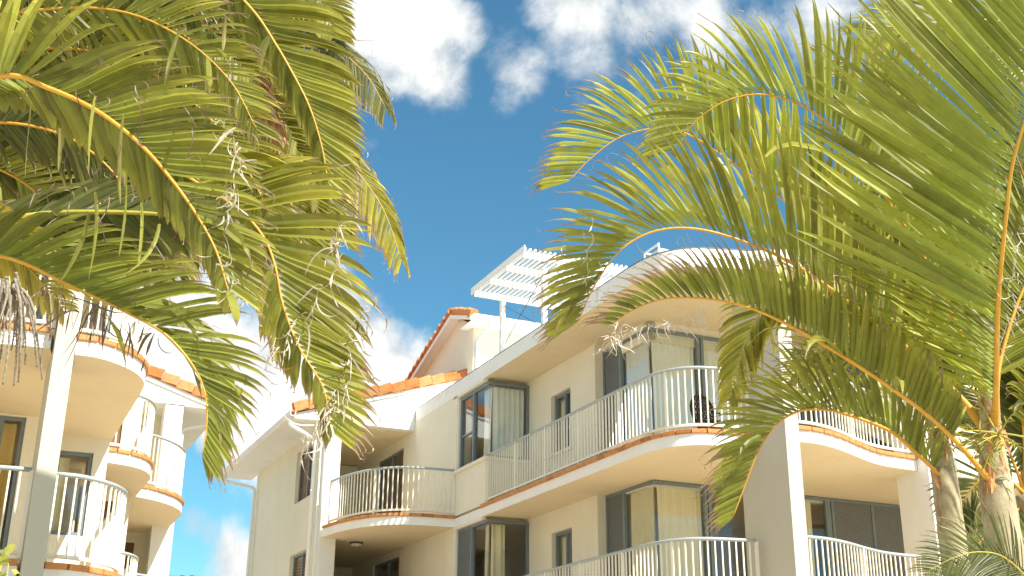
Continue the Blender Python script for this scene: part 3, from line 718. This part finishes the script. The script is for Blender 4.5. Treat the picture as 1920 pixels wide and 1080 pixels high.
#PALMS
# ================================================================== palms
GR = Vector((0, 0, -1)); LN = (SUN*.75 - FW*.6).normalized()
def smooth3(pts, n=6):
    out = []; last = pts[0][2] if len(pts[0]) > 2 else 8
    P = []
    known = [(i, p[2]) for i, p in enumerate(pts) if len(p) > 2]
    for i, p in enumerate(pts):
        lo_ = [k for k in known if k[0] <= i][-1]; hi = [k for k in known if k[0] >= i]
        hi = hi[0] if hi else lo_
        d = lo_[1] if hi[0] == lo_[0] else lo_[1]+(hi[1]-lo_[1])*(i-lo_[0])/(hi[0]-lo_[0])
        P.append(at(p[0], p[1], d))
    return crom(P, n)
def put(b, name, mt, parent, base, smooth=False):
    b.v = [(v[0]-base[0], v[1]-base[1], v[2]-base[2]) for v in b.v]
    return _build(b, name, mt, parent, smooth)
PROF = [(0, .30), (.07, .66), (.22, 1.0), (.45, 1.02), (.65, .95), (.80, .74), (.92, .40), (1.0, .08)]
def leaflet(b, rr, o, d, T, L_, w, droop, dry, twist=.35, yel=.2, fold=.22):
    """one folded leaflet: ribbon of 3 columns"""
    d = d.normalized(); p = o.copy(); base = len(b.v); prev = 0
    g = rr.random(); tw = rr.gauss(0, twist*.5); twr = rr.gauss(0, twist*.8)
    curl = 0; ax = Vector((rr.gauss(0, 1), rr.gauss(0, 1), rr.gauss(0, 1))).normalized()
    rows = PROF; nrow = len(rows)
    hook = rr.uniform(.0, .8)
    for i, (t, wp) in enumerate(rows):
        st = (t-prev)*L_; prev = t
        d = (d + GR*droop*(t**2.4)*1.5).normalized()
        if t > .6: d = (d + GR*.16*hook*(t-.4)*2 + T*.22*(t-.5)).normalized()
        p = p + d*st
        W_ = (T - d*T.dot(d))
        W_ = W_.normalized() if W_.length > 1e-4 else d.orthogonal().normalized()
        X_ = LN.cross(d)
        if X_.length > .1:
            X_.normalize(); W_ = (W_*.42+X_*(.58 if X_.dot(W_) > 0 else -.58)).normalized()
        W_ = Matrix.Rotation(tw+twr*t, 3, d) @ W_
        nn_ = d.cross(W_)
        dr = 0 if t < 1-dry*1.2 else min(1, (t-(1-dry*1.2))/.12)
        h = w*wp*.5*(1-.5*dr)
        b.v += [tuple(p-W_*h), tuple(p+nn_*h*fold*2), tuple(p+W_*h)]
        dr = 0 if t < 1-dry*1.2 else min(1, (t-(1-dry*1.2))/.12)
        c = (dr, g, min(1, yel*(.5+1.3*t)))
        e = (min(1, dr+.12*g), g, min(1, yel*(.5+1.3*t)+.12))
        b.c += [e, c, e]
    for i in range(nrow-1):
        a_ = base+i*3; b.face((a_, a_+1, a_+4, a_+3)); b.face((a_+1, a_+2, a_+5, a_+4))
    if rr.random() < dry*2.6:      # withered curling tip
        n = rr.randint(4, 8); k = len(b.v); axis = (d.cross(W_)+ax*.7).normalized(); ang = rr.uniform(.25, .75)*rr.choice((-1, 1)); seg = L_*rr.uniform(.02, .042)
        for i in range(n+1):
            h = w*(.11-.09*i/n)
            b.v += [tuple(p-W_*h), tuple(p+W_*h)]; b.c += [(1, g, .3)]*2
            d = (Matrix.Rotation(ang, 3, axis) @ d + GR*.12).normalized(); p = p+d*seg
        for i in range(n): a_ = k+i*2; b.face((a_, a_+1, a_+3, a_+2))
def frond(root, base, pts, seed=1, s0=.15, step=.024, L_=.7, w=.042, sg=1, A=(.8, .28, .55, .95, .18), B=(.8, -.30, .55, .95, .22), dry=.1, mt='leaf_green',
          rmat='rachis', r0=.016, yel=.25, gap=.04, tipdry=0, twist=.3, lenv=.05, LB=1, minL=.35):
    """A, B: (outward, depthwise, forward at base, forward at tip, droop) of the leaflets on either side"""
    rr = random.Random(seed); P = smooth3(pts); ln = [0]
    for i in range(1, len(P)): ln.append(ln[-1]+(P[i]-P[i-1]).length)
    tot = ln[-1]; b = MB(); q = MB(); rad = [r0*(1-.80*l/tot) for l in ln]; rad = [r*(1+1.6*max(0, 1-l/(.16*tot))**2) for r, l in zip(rad, ln)]
    q.tube(P, rad, 7)
    n = int(tot*(1-s0)/step); j = 0
    for k in range(n+1):
        u = k/n; l = tot*(s0+(1-s0)*u)
        while j < len(ln)-2 and ln[j+1] < l: j += 1
        t_ = (l-ln[j])/max(1e-6, ln[j+1]-ln[j]); o = P[j].lerp(P[j+1], min(1, t_))
        T = (P[min(j+2, len(P)-1)]-P[max(j-1, 0)]).normalized(); V = (o-CAM).normalized()
        Nn = V.cross(T)*sg; Nn = (Nn-T*Nn.dot(T)).normalized(); Bd = T.cross(Nn)*(1 if T.cross(Nn).dot(V) > 0 else -1)
        for sd in (A, B):
            if sd is None or rr.random() < gap: continue
            cn, cb, c0_, c1_, dp = sd
            f_ = c0_+(c1_-c0_)*u**1.3
            d = T*f_ + Nn*cn + Bd*cb + Vector((rr.gauss(0, .022), rr.gauss(0, .022), rr.gauss(0, .022)))
            pl = (L_ if sd is A else L_*LB)*min(1, .5+1.9*u)*(1-(1-minL)*max(0, (u-.5)/.5)**1.2)*(1+rr.gauss(0, lenv))
            dy = max(0, dry+tipdry*u*u+rr.gauss(0, dry*.4)); dd = dp*(1+rr.gauss(0, .3))
            if L_ < 1 and rr.random() < .02: d = d + Vector((rr.gauss(0, .5), rr.gauss(0, .5), -.4)); dd += .4
            r_ = rad[j]*.8
            leaflet(b, rr, o+d.normalized()*r_*.5, d, T, pl, w*(1-.35*u)*(1+rr.gauss(0, .1)), dd, dy, twist, yel)
    f = put(b, 'frond', mt, root, base); put(q, 'rachis', rmat, f, (0, 0, 0) if False else base, True)
    return f
def ribbon(b, rr, p, d, L_, w, curl, n=12, grav=.25, dry=1, yel=.2, helix=0):
    p = p.copy(); d = d.normalized(); ax = Vector((rr.gauss(0, 1), rr.gauss(0, 1), rr.gauss(0, .6))).normalized(); k = len(b.v); g = rr.random()
    W_ = d.cross(ax).normalized()
    for i in range(n+1):
        t = i/n; h = w*.5*(math.sin(math.pi*min(1, .15+t*.85))**.6+.05)
        W_ = (W_-d*W_.dot(d)).normalized(); W_ = Matrix.Rotation(helix*.5, 3, d) @ W_
        b.v += [tuple(p-W_*h), tuple(p+d.cross(W_)*h*.35), tuple(p+W_*h)]; b.c += [(dry, g, yel)]*3
        d = (Matrix.Rotation(curl*(.5+t), 3, ax) @ d + GR*grav).normalized(); p = p+d*(L_/n)
    for i in range(n): a_ = k+i*3; b.face((a_, a_+1, a_+4, a_+3)); b.face((a_+1, a_+2, a_+5, a_+4))
def withered(root, base, paths, seed, name='dried_leaflets', mt='leaf_dead', L_=.22, w=.016, n=40, spread=.05, dry=1, curl=.5, grav=.3, yel=.2):
    rr = random.Random(seed)
    for path in paths:
        P = smooth3(path); b = MB()
        for i in range(n):
            t = rr.random()*(len(P)-1.001); j = int(t); o = P[j].lerp(P[j+1], t-j)+Vector((rr.gauss(0, spread), rr.gauss(0, spread), rr.gauss(0, spread)))
            d = Vector((rr.gauss(0, .6), rr.gauss(0, .6), -.5+rr.gauss(0, .5)))
            ribbon(b, rr, o, d, L_*rr.uniform(.5, 1.5), w*rr.uniform(.4, 1.3), rr.gauss(0, curl), 12, grav*rr.uniform(.3, 1.4), dry, yel, rr.gauss(0, .6))
        put(b, name, mt, root, base)
def trunk(root, base, pts, r0, r1, mt='bark', name='trunk', rings=True):
    P = smooth3(pts, 10); b = MB(); lnn = len(P)-1
    P2 = []; rad = []
    for i, p in enumerate(P):
        r = r0+(r1-r0)*i/lnn; P2.append(p); rad.append(r*(1.0+(.05 if rings and i % 3 == 0 else 0)))
    b.tube(P2, rad, 18); return put(b, name, mt, root, base, True)
def palm(label, foot, group):
    base = (foot.x, foot.y, 0); t = thing('palm_tree', label, 'palm', base, 0, group); return t, base
def ground_under(x, y, d): p = at(x, y, d); return Vector((p.x, p.y, 0))
def to_ground(x, y, d):   # trunk from the ground straight up to a point
    return ground_under(x, y, d)
def stem(root, base, top, r0, r1, nm='trunk', mt='bark', foot=None, lean=0):
    f = Vector(foot) if foot is not None else Vector((top.x, top.y, 0)); b = MB(); N_ = 60; P = []; rad = []
    for i in range(N_+1):
        t = i/N_; p = f.lerp(top, t); P.append(p+Vector((lean*math.sin(t*math.pi), 0, 0))); k = (i*7) % 5
        rad.append((r0+(r1-r0)*t)*(1.05 if i % 4 == 0 else 1)*(1.25 if i == 0 else 1))
    b.tube(P, rad, 18); return put(b, nm, mt, root, base, True)
def spray(root, base, o, n, seed, R_=.35, name='flower_stalk', mt='stalk'):
    rr = random.Random(seed); b = MB()
    for i in range(n):
        d = Vector((rr.gauss(0, 1), rr.gauss(0, 1), rr.gauss(0, .55))).normalized(); p = o.copy(); L_ = R_*rr.uniform(.5, 1.1); P = [p.copy()]
        for k in range(6):
            d = (d+GR*.06+Vector((rr.gauss(0, .1), rr.gauss(0, .1), rr.gauss(0, .1)))).normalized(); p = p+d*L_/6; P.append(p.copy())
            if k > 0:
                for s_ in (0, 1):
                    e = (d+Vector((rr.gauss(0, .7), rr.gauss(0, .7), rr.gauss(0, .6)))).normalized(); l2 = L_*.38*(1-k/8)
                    b.tube([p, p+e*l2*.5, p+e*l2+GR*l2*.15], [.0035, .003, .0015], 4, cap=False)
        b.tube(P, [.008, .007, .006, .005, .004, .003, .002], 5)
    return put(b, name, mt, root, base, True)

UPA = (.84, .05, .52, .95, .05); UPB = (.66, .55, .46, .92, .06)
GRP = 'palms framing the apartment buildings'
# ---- right palm A
ta = at(1866, 905, 7.6)
pA, bA = palm('rightmost large palm with pale ringed trunk, brown patched crownshaft and arching golden stalked fronds', ta, GRP)
stem(pA, bA, ta, .15, .105, foot=(ta.x+.03, ta.y, 0))
trunk(pA, bA, [(1868, 912, 7.6), (1862, 860, 7.62), (1857, 800, 7.65), (1855, 735, 7.7)], .10, .052, 'crownshaft', 'crownshaft')
b = MB(); rr = random.Random(4)
for k in range(9): ribbon(b, rr, at(1864+rr.uniform(-20, 22), 880+rr.uniform(-90, 60), 7.5), Vector((rr.gauss(0, .15), 0, -1)), .16, .03, rr.gauss(0, .05), 8, .1)
put(b, 'sheath', 'sheath', pA, bA, True)
frond(pA, bA, [(1876, 950, 7.66), (1850, 896, 7.48), (1749, 786, 7.4), (1581, 668, 7.3), (1436, 589, 7.2), (1340, 562, 7.1), (1250, 560, 7.05), (1190, 580, 7.0), (1150, 606, 7.0)], 11, .22, .040, .56, .043, 1,
      UPA, (.75, -.35, .5, .9, .12), dry=.12, tipdry=.42, r0=.02, yel=.2)
frond(pA, bA, [(1869, 830, 7.7), (1802, 748, 7.8), (1754, 700), (1677, 632), (1585, 562), (1480, 490), (1370, 445), (1290, 428), (1220, 436), (1160, 472), (1115, 535), (1085, 600, 7.6)], 12, .17, .044, .88, .047, 1,
      UPA, UPB, dry=.06, tipdry=.2, r0=.021, yel=.28)
frond(pA, bA, [(1855, 760, 7.9), (1817, 660, 8.0), (1773, 567), (1723, 467), (1660, 370), (1590, 270), (1520, 207), (1440, 178), (1370, 186), (1310, 222), (1272, 272, 7.9)], 13, .22, .044, .82, .047, 1,
      UPA, UPB, dry=.03, tipdry=.06, r0=.018, yel=.30, mt='leaf_bright')
frond(pA, bA, [(1862, 830, 7.68), (1867, 745, 7.5), (1870, 600, 7.0), (1877, 500), (1887, 400), (1898, 311), (1922, 225, 6.7), (1955, 130), (2000, 20), (2060, -90, 6.6)], 14, .10, .046, 1.35, .060, -1,
      (.88, .0, .48, .62, .02), (.80, .42, .42, .6, .02), dry=.02, r0=.02, yel=.22, mt='leaf_bright', minL=.8, twist=.15)
frond(pA, bA, [(2080, 260, 8.6), (2010, 130, 8.4), (1940, 62), (1860, 38), (1769, 42), (1689, 46), (1630, 62, 8.3)], 16, .1, .023, .66, .034, 1, (.55, .4, .75, 1.0, .1), (-.6, -.3, .7, 1.0, .35), dry=.05, r0=.014, yel=.35)
frond(pA, bA, [(1862, 770, 7.7), (1880, 660, 7.9), (1920, 540), (1985, 430, 8.2), (2060, 380)], 17, .15, .026, .75, .036, -1, UPA, (-.7, -.4, .5, .9, .2), dry=.08, r0=.018)
spray(pA, bA, at(1872, 815, 7.5), 15, 5, .36)
withered(pA, bA, [[(1905, 420, 6.9), (1900, 520, 6.9), (1890, 640, 7.0)], [(1150, 608, 7.0), (1160, 640, 7.0)]], 8, n=26, L_=.15, w=.008, spread=.035, curl=.6)
withered(pA, bA, [[(1330, 585, 7.1), (1180, 615, 7.0)]], 9, n=40, L_=.13, w=.007, spread=.016, curl=.6)
withered(pA, bA, [[(1090, 560, 7.6), (1100, 440, 7.6)]], 19, n=26, L_=.14, w=.009, spread=.05, curl=.45)
# ---- right palm B
tb = at(1769, 880, 8.4)
pB, bB = palm('slimmer palm with leaning green crownshaft standing left of the rightmost trunk', tb, GRP)
stem(pB, bB, tb, .12, .088, foot=(tb.x+.02, tb.y, 0))
trunk(pB, bB, [(1771, 884, 8.4), (1765, 850, 8.4), (1757, 810, 8.42), (1748, 762, 8.45)], .09, .045, 'crownshaft', 'crownshaft')
b = MB(); rr = random.Random(14)
for k in range(7): ribbon(b, rr, at(1768+rr.uniform(-18, 20), 850+rr.uniform(-60, 70), 8.32), Vector((rr.gauss(0, .15), 0, -1)), .14, .028, rr.gauss(0, .05), 8, .1)
put(b, 'sheath', 'sheath', pB, bB, True)
frond(pB, bB, [(1772, 915, 8.46), (1750, 880, 8.3), (1716, 848, 8.2), (1670, 809), (1600, 781), (1545, 768), (1495, 772), (1452, 800), (1420, 850), (1395, 915), (1375, 968, 7.9)], 21, .12, .036, .60, .038, 1,
      UPA, (.55, .6, .5, .9, .15), dry=.08, tipdry=.28, r0=.017, yel=.22)
frond(pB, bB, [(1750, 800, 8.5), (1702, 690, 8.6), (1640, 560), (1560, 455), (1470, 375), (1370, 302), (1290, 252), (1230, 241), (1165, 256), (1110, 295), (1068, 338, 8.3)], 22, .3, .044, .82, .046, 1,
      UPA, UPB, dry=.07, tipdry=.2, r0=.017, yel=.33, mt='leaf_bright')
frond(pB, bB, [(1765, 800, 8.8), (1700, 640, 9.0), (1600, 565), (1510, 545), (1450, 562), (1412, 608), (1388, 670), (1368, 745, 8.8)], 23, .35, .026, .42, .036, 1, (.55, .25, .6, .9, .15), (-.6, .2, .6, 1.0, .5), dry=.10, r0=.013, yel=.4)
frond(pB, bB, [(1750, 800, 8.7), (1748, 700, 8.8), (1745, 600), (1738, 500), (1715, 400), (1670, 310, 8.9)], 24, .3, .026, .7, .034, 1, (.7, .4, .6, .9, .1), (-.6, -.4, .6, .9, .2), dry=.06, r0=.015)
frond(pB, bB, [(1752, 800, 8.6), (1720, 720, 8.7), (1660, 660), (1600, 640), (1530, 660), (1480, 710, 8.7)], 26, .2, .026, .42, .03, 1, UPA, (-.6, .3, .6, 1.0, .5), dry=.25, tipdry=.3, r0=.012)
frond(pB, bB, [(1752, 800, 8.9), (1735, 690, 9.2), (1690, 560), (1620, 460), (1530, 420, 9.4)], 27, .2, .026, .7, .034, 1, UPA, UPB, dry=.1, r0=.014, mt='leaf_dark')
spray(pB, bB, at(1762, 800, 8.35), 10, 6, .3)
# ---- right palm C behind
tcn_ = at(1925, 930, 9.0)
pC, bC = palm('palm at the right edge, its dark crown showing behind the two nearer trunks', tcn_, GRP)
stem(pC, bC, tcn_, .11, .08)
for i, pp in enumerate(([(1925, 930, 9.0), (1915, 760), (1895, 600), (1850, 470, 9.2), (1790, 390)], [(1925, 930, 9.0), (1960, 700), (1950, 500), (1920, 330, 9.2), (1860, 200)],
                        [(1925, 930, 9.0), (1880, 820), (1830, 740), (1790, 700, 9.3), (1760, 720)], [(1925, 930, 9.0), (1890, 900), (1850, 895), (1815, 925, 9.0), (1795, 975)],
                        [(1925, 930, 9.0), (1940, 760), (1925, 640), (1870, 560, 9.4), (1810, 560)], [(1925, 930, 9.0), (1905, 960), (1870, 985), (1835, 1020, 8.8), (1812, 1070)],
                        [(1925, 930, 9.0), (1950, 700), (1955, 400), (1915, 150, 9.4), (1840, 40)], [(1925, 930, 9.2), (1890, 700), (1800, 450), (1700, 260, 9.5), (1600, 130), (1540, 110)])):
    frond(pC, bC, pp, 40+i, .15, .036, .62 if i != 3 and i != 5 else .4, .042, 1, (.7, .4, .5, .9, .12), (-.6, -.4, .5, .9, .25), dry=.1, r0=.014, mt='leaf_dark' if i % 3 != 1 else 'leaf_green')
# ---- young palm low at the right
ty = at(1960, 1120, 7.0)
pY, bY = palm('young palm with narrow feathery leaves reaching in at the bottom right corner', ty, GRP)
stem(pY, bY, ty, .04, .03)
frond(pY, bY, [(1960, 1120, 7.0), (1890, 1050, 6.9), (1840, 1035), (1790, 1045), (1738, 1072, 6.8)], 51, .15, .018, .34, .013, 1, (.7, .3, .7, .9, .08), (-.6, -.3, .7, .9, .2), dry=.14, r0=.008, yel=.15, mt='leaf_dark', rmat='rachis_green')
frond(pY, bY, [(1960, 1120, 7.0), (1900, 1090, 6.9), (1850, 1072), (1790, 1080), (1750, 1100, 6.8)], 52, .15, .018, .30, .013, 1, (.7, .3, .7, .9, .08), (-.6, -.3, .7, .9, .2), dry=.14, r0=.008, yel=.15, mt='leaf_dark', rmat='rachis_green')

# ---- left palms
RU = (.82, .05, .60, .95, .06)
HG = (-.45, .35, .5, .8, .75)
tp = at(-190, 330, 6.6)
pP, bP = palm('nearest palm at the upper left, broad fronds with yellow midribs and frayed white tips', tp, GRP)
stem(pP, bP, tp, .17, .13)
frond(pP, bP, [(-190, 200, 6.3), (0, 143, 5.9), (90, 165), (180, 207), (260, 268), (320, 335), (370, 405), (405, 470), (428, 545, 5.5)], 61, .15, .036, .62, .056, -1, RU, HG, LB=.55, dry=.08, tipdry=.08, r0=.02, yel=.25, twist=.22)
frond(pP, bP, [(-190, 430, 6.6), (0, 412, 6.3), (100, 400), (200, 398), (300, 402), (380, 415), (450, 455, 6.1)], 62, .25, .04, .46, .05, -1, (.5, .5, .7, .95, .2), (-.6, .1, .6, .9, .4), dry=.18, r0=.028, rmat='rachis_green', mt='leaf_dark')
frond(pP, bP, [(-190, 200, 6.8), (60, 190, 6.7), (250, 270), (380, 350), (450, 395), (494, 445), (516, 500), (530, 570), (560, 650), (605, 725), (620, 800, 6.2)], 63, .42, .036, .68, .064, -1, RU, (-.5, .3, .5, .9, .55), LB=.5, dry=.07, tipdry=.25, r0=.017, yel=.30, twist=.2)
frond(pP, bP, [(-190, 470, 6.2), (0, 480, 6.0), (130, 535), (249, 592), (311, 628), (358, 680), (383, 732), (388, 790), (380, 850, 5.8)], 64, .12, .029, .57, .038, -1, (.82, .05, .75, 1.0, .08), (.45, .75, .8, 1.0, .15), dry=.07, tipdry=.2, r0=.014, yel=.16, twist=.2)
frond(pP, bP, [(-190, 330, 6.5), (-60, 420, 6.2), (20, 470), (70, 520), (115, 575, 6.0)], 65, .2, .028, .30, .03, -1, RU, HG, dry=.1, r0=.012, yel=.6)
for i, pp in enumerate(([(-190, 330, 6.9), (-40, 200), (60, 60), (120, -60, 6.8)], [(-190, 330, 7.0), (0, 260), (150, 260), (260, 330), (320, 430, 6.9)],
                        [(-190, 330, 7.2), (-20, 330), (120, 330), (240, 390), (300, 440), (330, 500, 7.0)], [(-190, 330, 7.0), (-50, 120), (100, 30), (260, 20), (380, 90, 7.0)])):
    frond(pP, bP, pp, 70+i, .15, .03, .62 if i < 4 else .42, .05, -1, (.7, .4, .6, .95, .2), (-.7, .2, .5, .9, .45), dry=.12, tipdry=.15, r0=.016, mt=('leaf_green', 'leaf_dark')[i % 2])
for i, pp in enumerate(([(-190, 60, 6.6), (60, 20, 6.4), (220, 20), (340, 70), (430, 150), (480, 240, 6.2)], [(-190, 260, 6.7), (-20, 230, 6.5), (110, 250), (200, 310), (260, 400), (290, 500, 6.3)],
                        [(-190, 120, 6.9), (100, 90, 6.7), (250, 120), (360, 190), (440, 280), (500, 390), (530, 480, 6.5)], [(-190, 0, 6.9), (0, -60, 6.7), (160, -60), (300, -20), (400, 60, 6.5)],
                        [(-190, 300, 6.8), (-60, 300, 6.6), (40, 340), (110, 410), (150, 500, 6.5)])):
    frond(pP, bP, pp, 170+i, .12, .030, .50, .034, -1, (.8, .1, .6, .95, .12), (-.6, .2, .55, .9, .5), dry=.10, tipdry=.2, r0=.012, yel=.3, twist=.5, gap=.12, mt=('leaf_green', 'leaf_dark')[i % 2], LB=.7)
W1 = [[(425, 225, 5.6), (450, 300, 5.6), (425, 400, 5.6), (435, 560, 5.5)], [(410, 430, 5.6), (470, 560, 5.7)]]
withered(pP, bP, W1, 81, n=38, L_=.13, w=.009, spread=.013, curl=.5)
withered(pP, bP, [[(640, 400, 6.3), (620, 520, 6.3), (560, 610, 6.2), (500, 660, 6.2)], [(690, 560, 6.4), (640, 700, 6.3), (600, 790, 6.2), (580, 830, 6.2)], [(680, 640, 6.4), (610, 780, 6.2)]], 82, n=40, L_=.17, w=.009, spread=.018, curl=.3)
withered(pP, bP, [[(60, 80, 5.6), (250, 160, 5.6), (420, 250, 5.6)], [(100, 300, 5.7), (360, 420, 5.7)], [(380, 380, 5.8), (480, 520, 5.9)]], 83, n=24, L_=.17, w=.007, spread=.10, curl=.6, mt='leaf_brown')
withered(pP, bP, [[(250, 600, 5.9), (140, 570, 5.9), (90, 560, 5.9)]], 84, n=26, L_=.24, w=.010, spread=.025, curl=.22, mt='leaf_brown')
withered(pP, bP, [[(150, 560, 5.9), (240, 592, 5.9), (312, 640, 5.88)]], 85, n=20, L_=.17, w=.012, spread=.012, curl=.22, mt='leaf_brown')
# hanging green blades
rr = random.Random(9)
for (x, y, l) in ((180, 180, .42), (228, 215, .5), (170, 360, .5), (232, 330, .6), (265, 380, .35), (60, 200, .4), (110, 240, .35), (420, 30, .4), (330, 60, .35), (160, 400, .45), (470, 430, .4), (300, 420, .5)):
    b = MB(); ribbon(b, rr, at(x+rr.uniform(-8, 8), y, 5.65), Vector((rr.gauss(0, .25), 0, -1)), l*rr.uniform(.6, 1.0), .020, rr.gauss(0, .1), 12, .25, rr.choice((0, 0, .5)), .35, rr.gauss(0, .15))
    put(b, 'hanging_leaflet', 'leaf_green', pP, bP)
# withered flower stalk
b = MB(); rr = random.Random(33)
for k in range(26):
    x = rr.uniform(-30, 95); p0_ = at(10+x*.35, 520+rr.uniform(-10, 30), 5.6+rr.uniform(-.1, .1)); p1_ = at(x-12, 640+rr.uniform(-50, 100), 5.6+rr.uniform(-.2, .1)); P = []; mid = p0_.lerp(p1_, .5)+Vector((.03, 0, .03))
    for i in range(40):
        t = i/39; P.append(p0_*(1-t)**2+mid*2*t*(1-t)+p1_*t*t)
    b.tube(P, [.0085*(1-.5*i/39)*(1.25 if i % 2 else .8) for i in range(40)], 6)
put(b, 'withered_flower_stalk', 'dead_stalk', pP, bP, True)

tq = at(-120, -190, 8.2)
pQ, bQ = palm('taller palm behind at the upper left, its drooping frond tips dark against the blue sky', tq, GRP)
stem(pQ, bQ, tq, .19, .13, foot=(tq.x-.5, tq.y, 0))
frond(pQ, bQ, [(-120, -190, 8.0), (200, -190, 7.6), (380, -70), (470, 15), (515, 80), (550, 140), (580, 200), (602, 270), (615, 340, 7.2)], 91, .3, .034, .66, .054, -1, RU, HG, LB=.5, dry=.06, tipdry=.1, r0=.02, yel=.3, twist=.22)
DR = (.35, .5, .7, .9, .9); DR2 = (-.55, -.3, .6, .8, .6)
frond(pQ, bQ, [(-120, -190, 8.8), (250, -200, 8.8), (480, -60), (570, 30), (640, 95), (690, 145), (722, 200, 8.6)], 92, .5, .024, .52, .03, -1, DR, DR2, dry=.16, r0=.013, mt='leaf_dark', yel=.5)
frond(pQ, bQ, [(-120, -190, 8.8), (200, -40, 8.8), (430, 130), (540, 215), (620, 272), (680, 335), (722, 400), (752, 485, 8.4)], 93, .5, .022, .52, .03, -1, DR, DR2, dry=.22, r0=.013, yel=.5)
frond(pQ, bQ, [(-120, -190, 8.6), (150, -120, 8.6), (380, 40), (500, 150), (570, 250), (610, 340), (640, 450, 8.2)], 94, .3, .026, .55, .045, -1, RU, DR2, dry=.1, tipdry=.2, r0=.014, yel=.4)
frond(pQ, bQ, [(-120, -190, 8.6), (100, -80, 8.6), (330, 110), (450, 220), (520, 320), (560, 430), (575, 540, 8.0)], 95, .3, .026, .6, .05, -1, RU, DR2, dry=.1, r0=.014)
frond(pQ, bQ, [(-120, -190, 8.2), (100, -230, 8.0), (350, -180), (500, -90), (590, -10), (625, 60, 7.8)], 96, .3, .026, .5, .05, -1, RU, DR2, dry=.08, r0=.014, yel=.35)
rr = random.Random(77)
EN = [(60, 420), (160, 300), (260, 480), (380, 280), (430, 480), (330, 180), (480, 120), (120, 120), (250, 60), (30, 250), (520, 330), (440, 20), (300, 420), (190, 400)]
for i, (x, y) in enumerate(EN):
    y = min(y, 400)
    mx_, my_ = (x-120)*.5+40, (y-190)*.5-60
    frond(pQ, bQ, [(-120, -190, 8.8), (mx_, my_, 8.9+rr.random()*.6), (x*.85, y*.75-20), (x+20, y+40), (x+25, y+95, 8.6+rr.random())], 200+i, .25, .03, .7, .055, -1, (.7, .4, .6, .9, .25), (-.7, .3, .5, .9, .4), dry=.08, r0=.014, mt=('leaf_dark', 'leaf_green', 'leaf_dark')[i % 3], twist=.4)
b = MB(); rr = random.Random(21)
for k in range(22): ribbon(b, rr, at(512+rr.uniform(-26, 18), 165+rr.uniform(-30, 60), 7.6), Vector((rr.gauss(0, .18), rr.gauss(0, .2), -1)), .34*rr.uniform(.5, 1.1), .034, rr.gauss(0, .12), 12, .12, 1, .2, rr.gauss(0, .3))
put(b, 'dead_sheath', 'sheath', pQ, bQ, True)

# ---- leaning palm added out of view at the right to shade the left pillar
tg = BV*.05+AV*13.4+Vector((0, 0, 2.3))+SUN*10.5
ft = Vector((6.6, 2.4, 0))
pT, bT = palm('tall unseen palm leaning over from the right, added to shade the left pillar', ft, 'palms framing the apartment buildings')
b = MB(); P = []
for i in range(41):
    t = i/40; P.append(ft.lerp(tg, t)+Vector((0, 0, 1.1*math.sin(math.pi*t))))
b.tube(P, [.16-.07*i/40 for i in range(41)], 16); put(b, 'trunk', 'bark', pT, bT, True)
rr = random.Random(61)
def frond_w(root, base, P, seed, L_=.6, w=.05, step=.045):
    rr = random.Random(seed); P = crom(P, 6); b = MB(); q = MB(); q.tube(P, [.02*(1-.8*i/len(P)) for i in range(len(P))], 6)
    for i in range(3, len(P)-1):
        for k in range(5):
            o = P[i].lerp(P[i+1], k/5); T = (P[i+1]-P[i]).normalized(); sd = T.cross(Vector((0, 0, 1))).normalized()
            for sg in (-1, 1): leaflet(b, rr, o, T*.6+sd*sg*.8+Vector((0, 0, .15)), T, L_*(1-.5*i/len(P)), w, .3, .08)
    f = put(b, 'frond', 'leaf_green', root, base); put(q, 'rachis', 'rachis', f, base, True)
for k in range(13):
    an = 2*math.pi*k/13+rr.uniform(-.15, .15); e = Vector((math.cos(an), math.sin(an), 0)); l = rr.uniform(1.5, 1.9)
    frond_w(pT, bT, [tg, tg+e*l*.35+Vector((0, 0, .45)), tg+e*l*.7+Vector((0, 0, .4)), tg+e*l+Vector((0, 0, -.05)), tg+e*l*1.12+Vector((0, 0, -.5))], 300+k)

# ---- distant palm showing its top between the two buildings
dp = at(355, 1112, 44)
pD, bD = palm('small distant palm top poking up between the two buildings at the bottom of the gap', Vector((dp.x, dp.y, 0)), 'palms framing the apartment buildings')
b = MB(); b.tube([(dp.x, dp.y, 0), tuple(dp)], [.16, .11], 12); put(b, 'trunk', 'bark', pD, bD, True)
for k in range(8):
    an = 2*math.pi*k/8+rr.uniform(-.2, .2); e = Vector((math.cos(an), math.sin(an), 0)); l = rr.uniform(.7, 1.1)
    frond_w(pD, bD, [dp, dp+e*l*.35+Vector((0, 0, .45)), dp+e*l*.8+Vector((0, 0, .5)), dp+e*l*1.2+Vector((0, 0, .2))], 340+k, .45, .05)
# ---- shrub tips in the bottom left corner
sb = at(-12, 1130, 5.2); base = (sb.x, sb.y, 0)
sh = thing('shrub', 'fresh green leafy shrub tip poking into the bottom left corner of the view', 'shrub', base, 0)
b = MB(); q = MB(); rr = random.Random(12)
for (x, y) in ((4, 1046), (16, 1056), (30, 1074), (-8, 1052), (10, 1080), (-2, 1092), (22, 1098), (-25, 1060)):
    tip = at(x, y, 5.2+rr.uniform(-.1, .1)); st = Vector((sb.x+rr.gauss(0, .05), sb.y+rr.gauss(0, .05), .0)); q.tube([st, st.lerp(tip, .6)+Vector((.03, 0, 0)), tip], [.012, .007, .002], 6)
    for k in range(7):
        o = st.lerp(tip, 1-.035*k); d = Vector((rr.gauss(0, 1), rr.gauss(0, 1), .25)).normalized()
        leaflet(b, rr, o, d, Vector((0, 0, 1)).cross(d)+Vector((0, 0, .3)), .085, .036, .25, 0, .4, .3)
put(q, 'stem', 'stalk', sh, base, True); put(b, 'foliage', 'leaf_bright', sh, base)
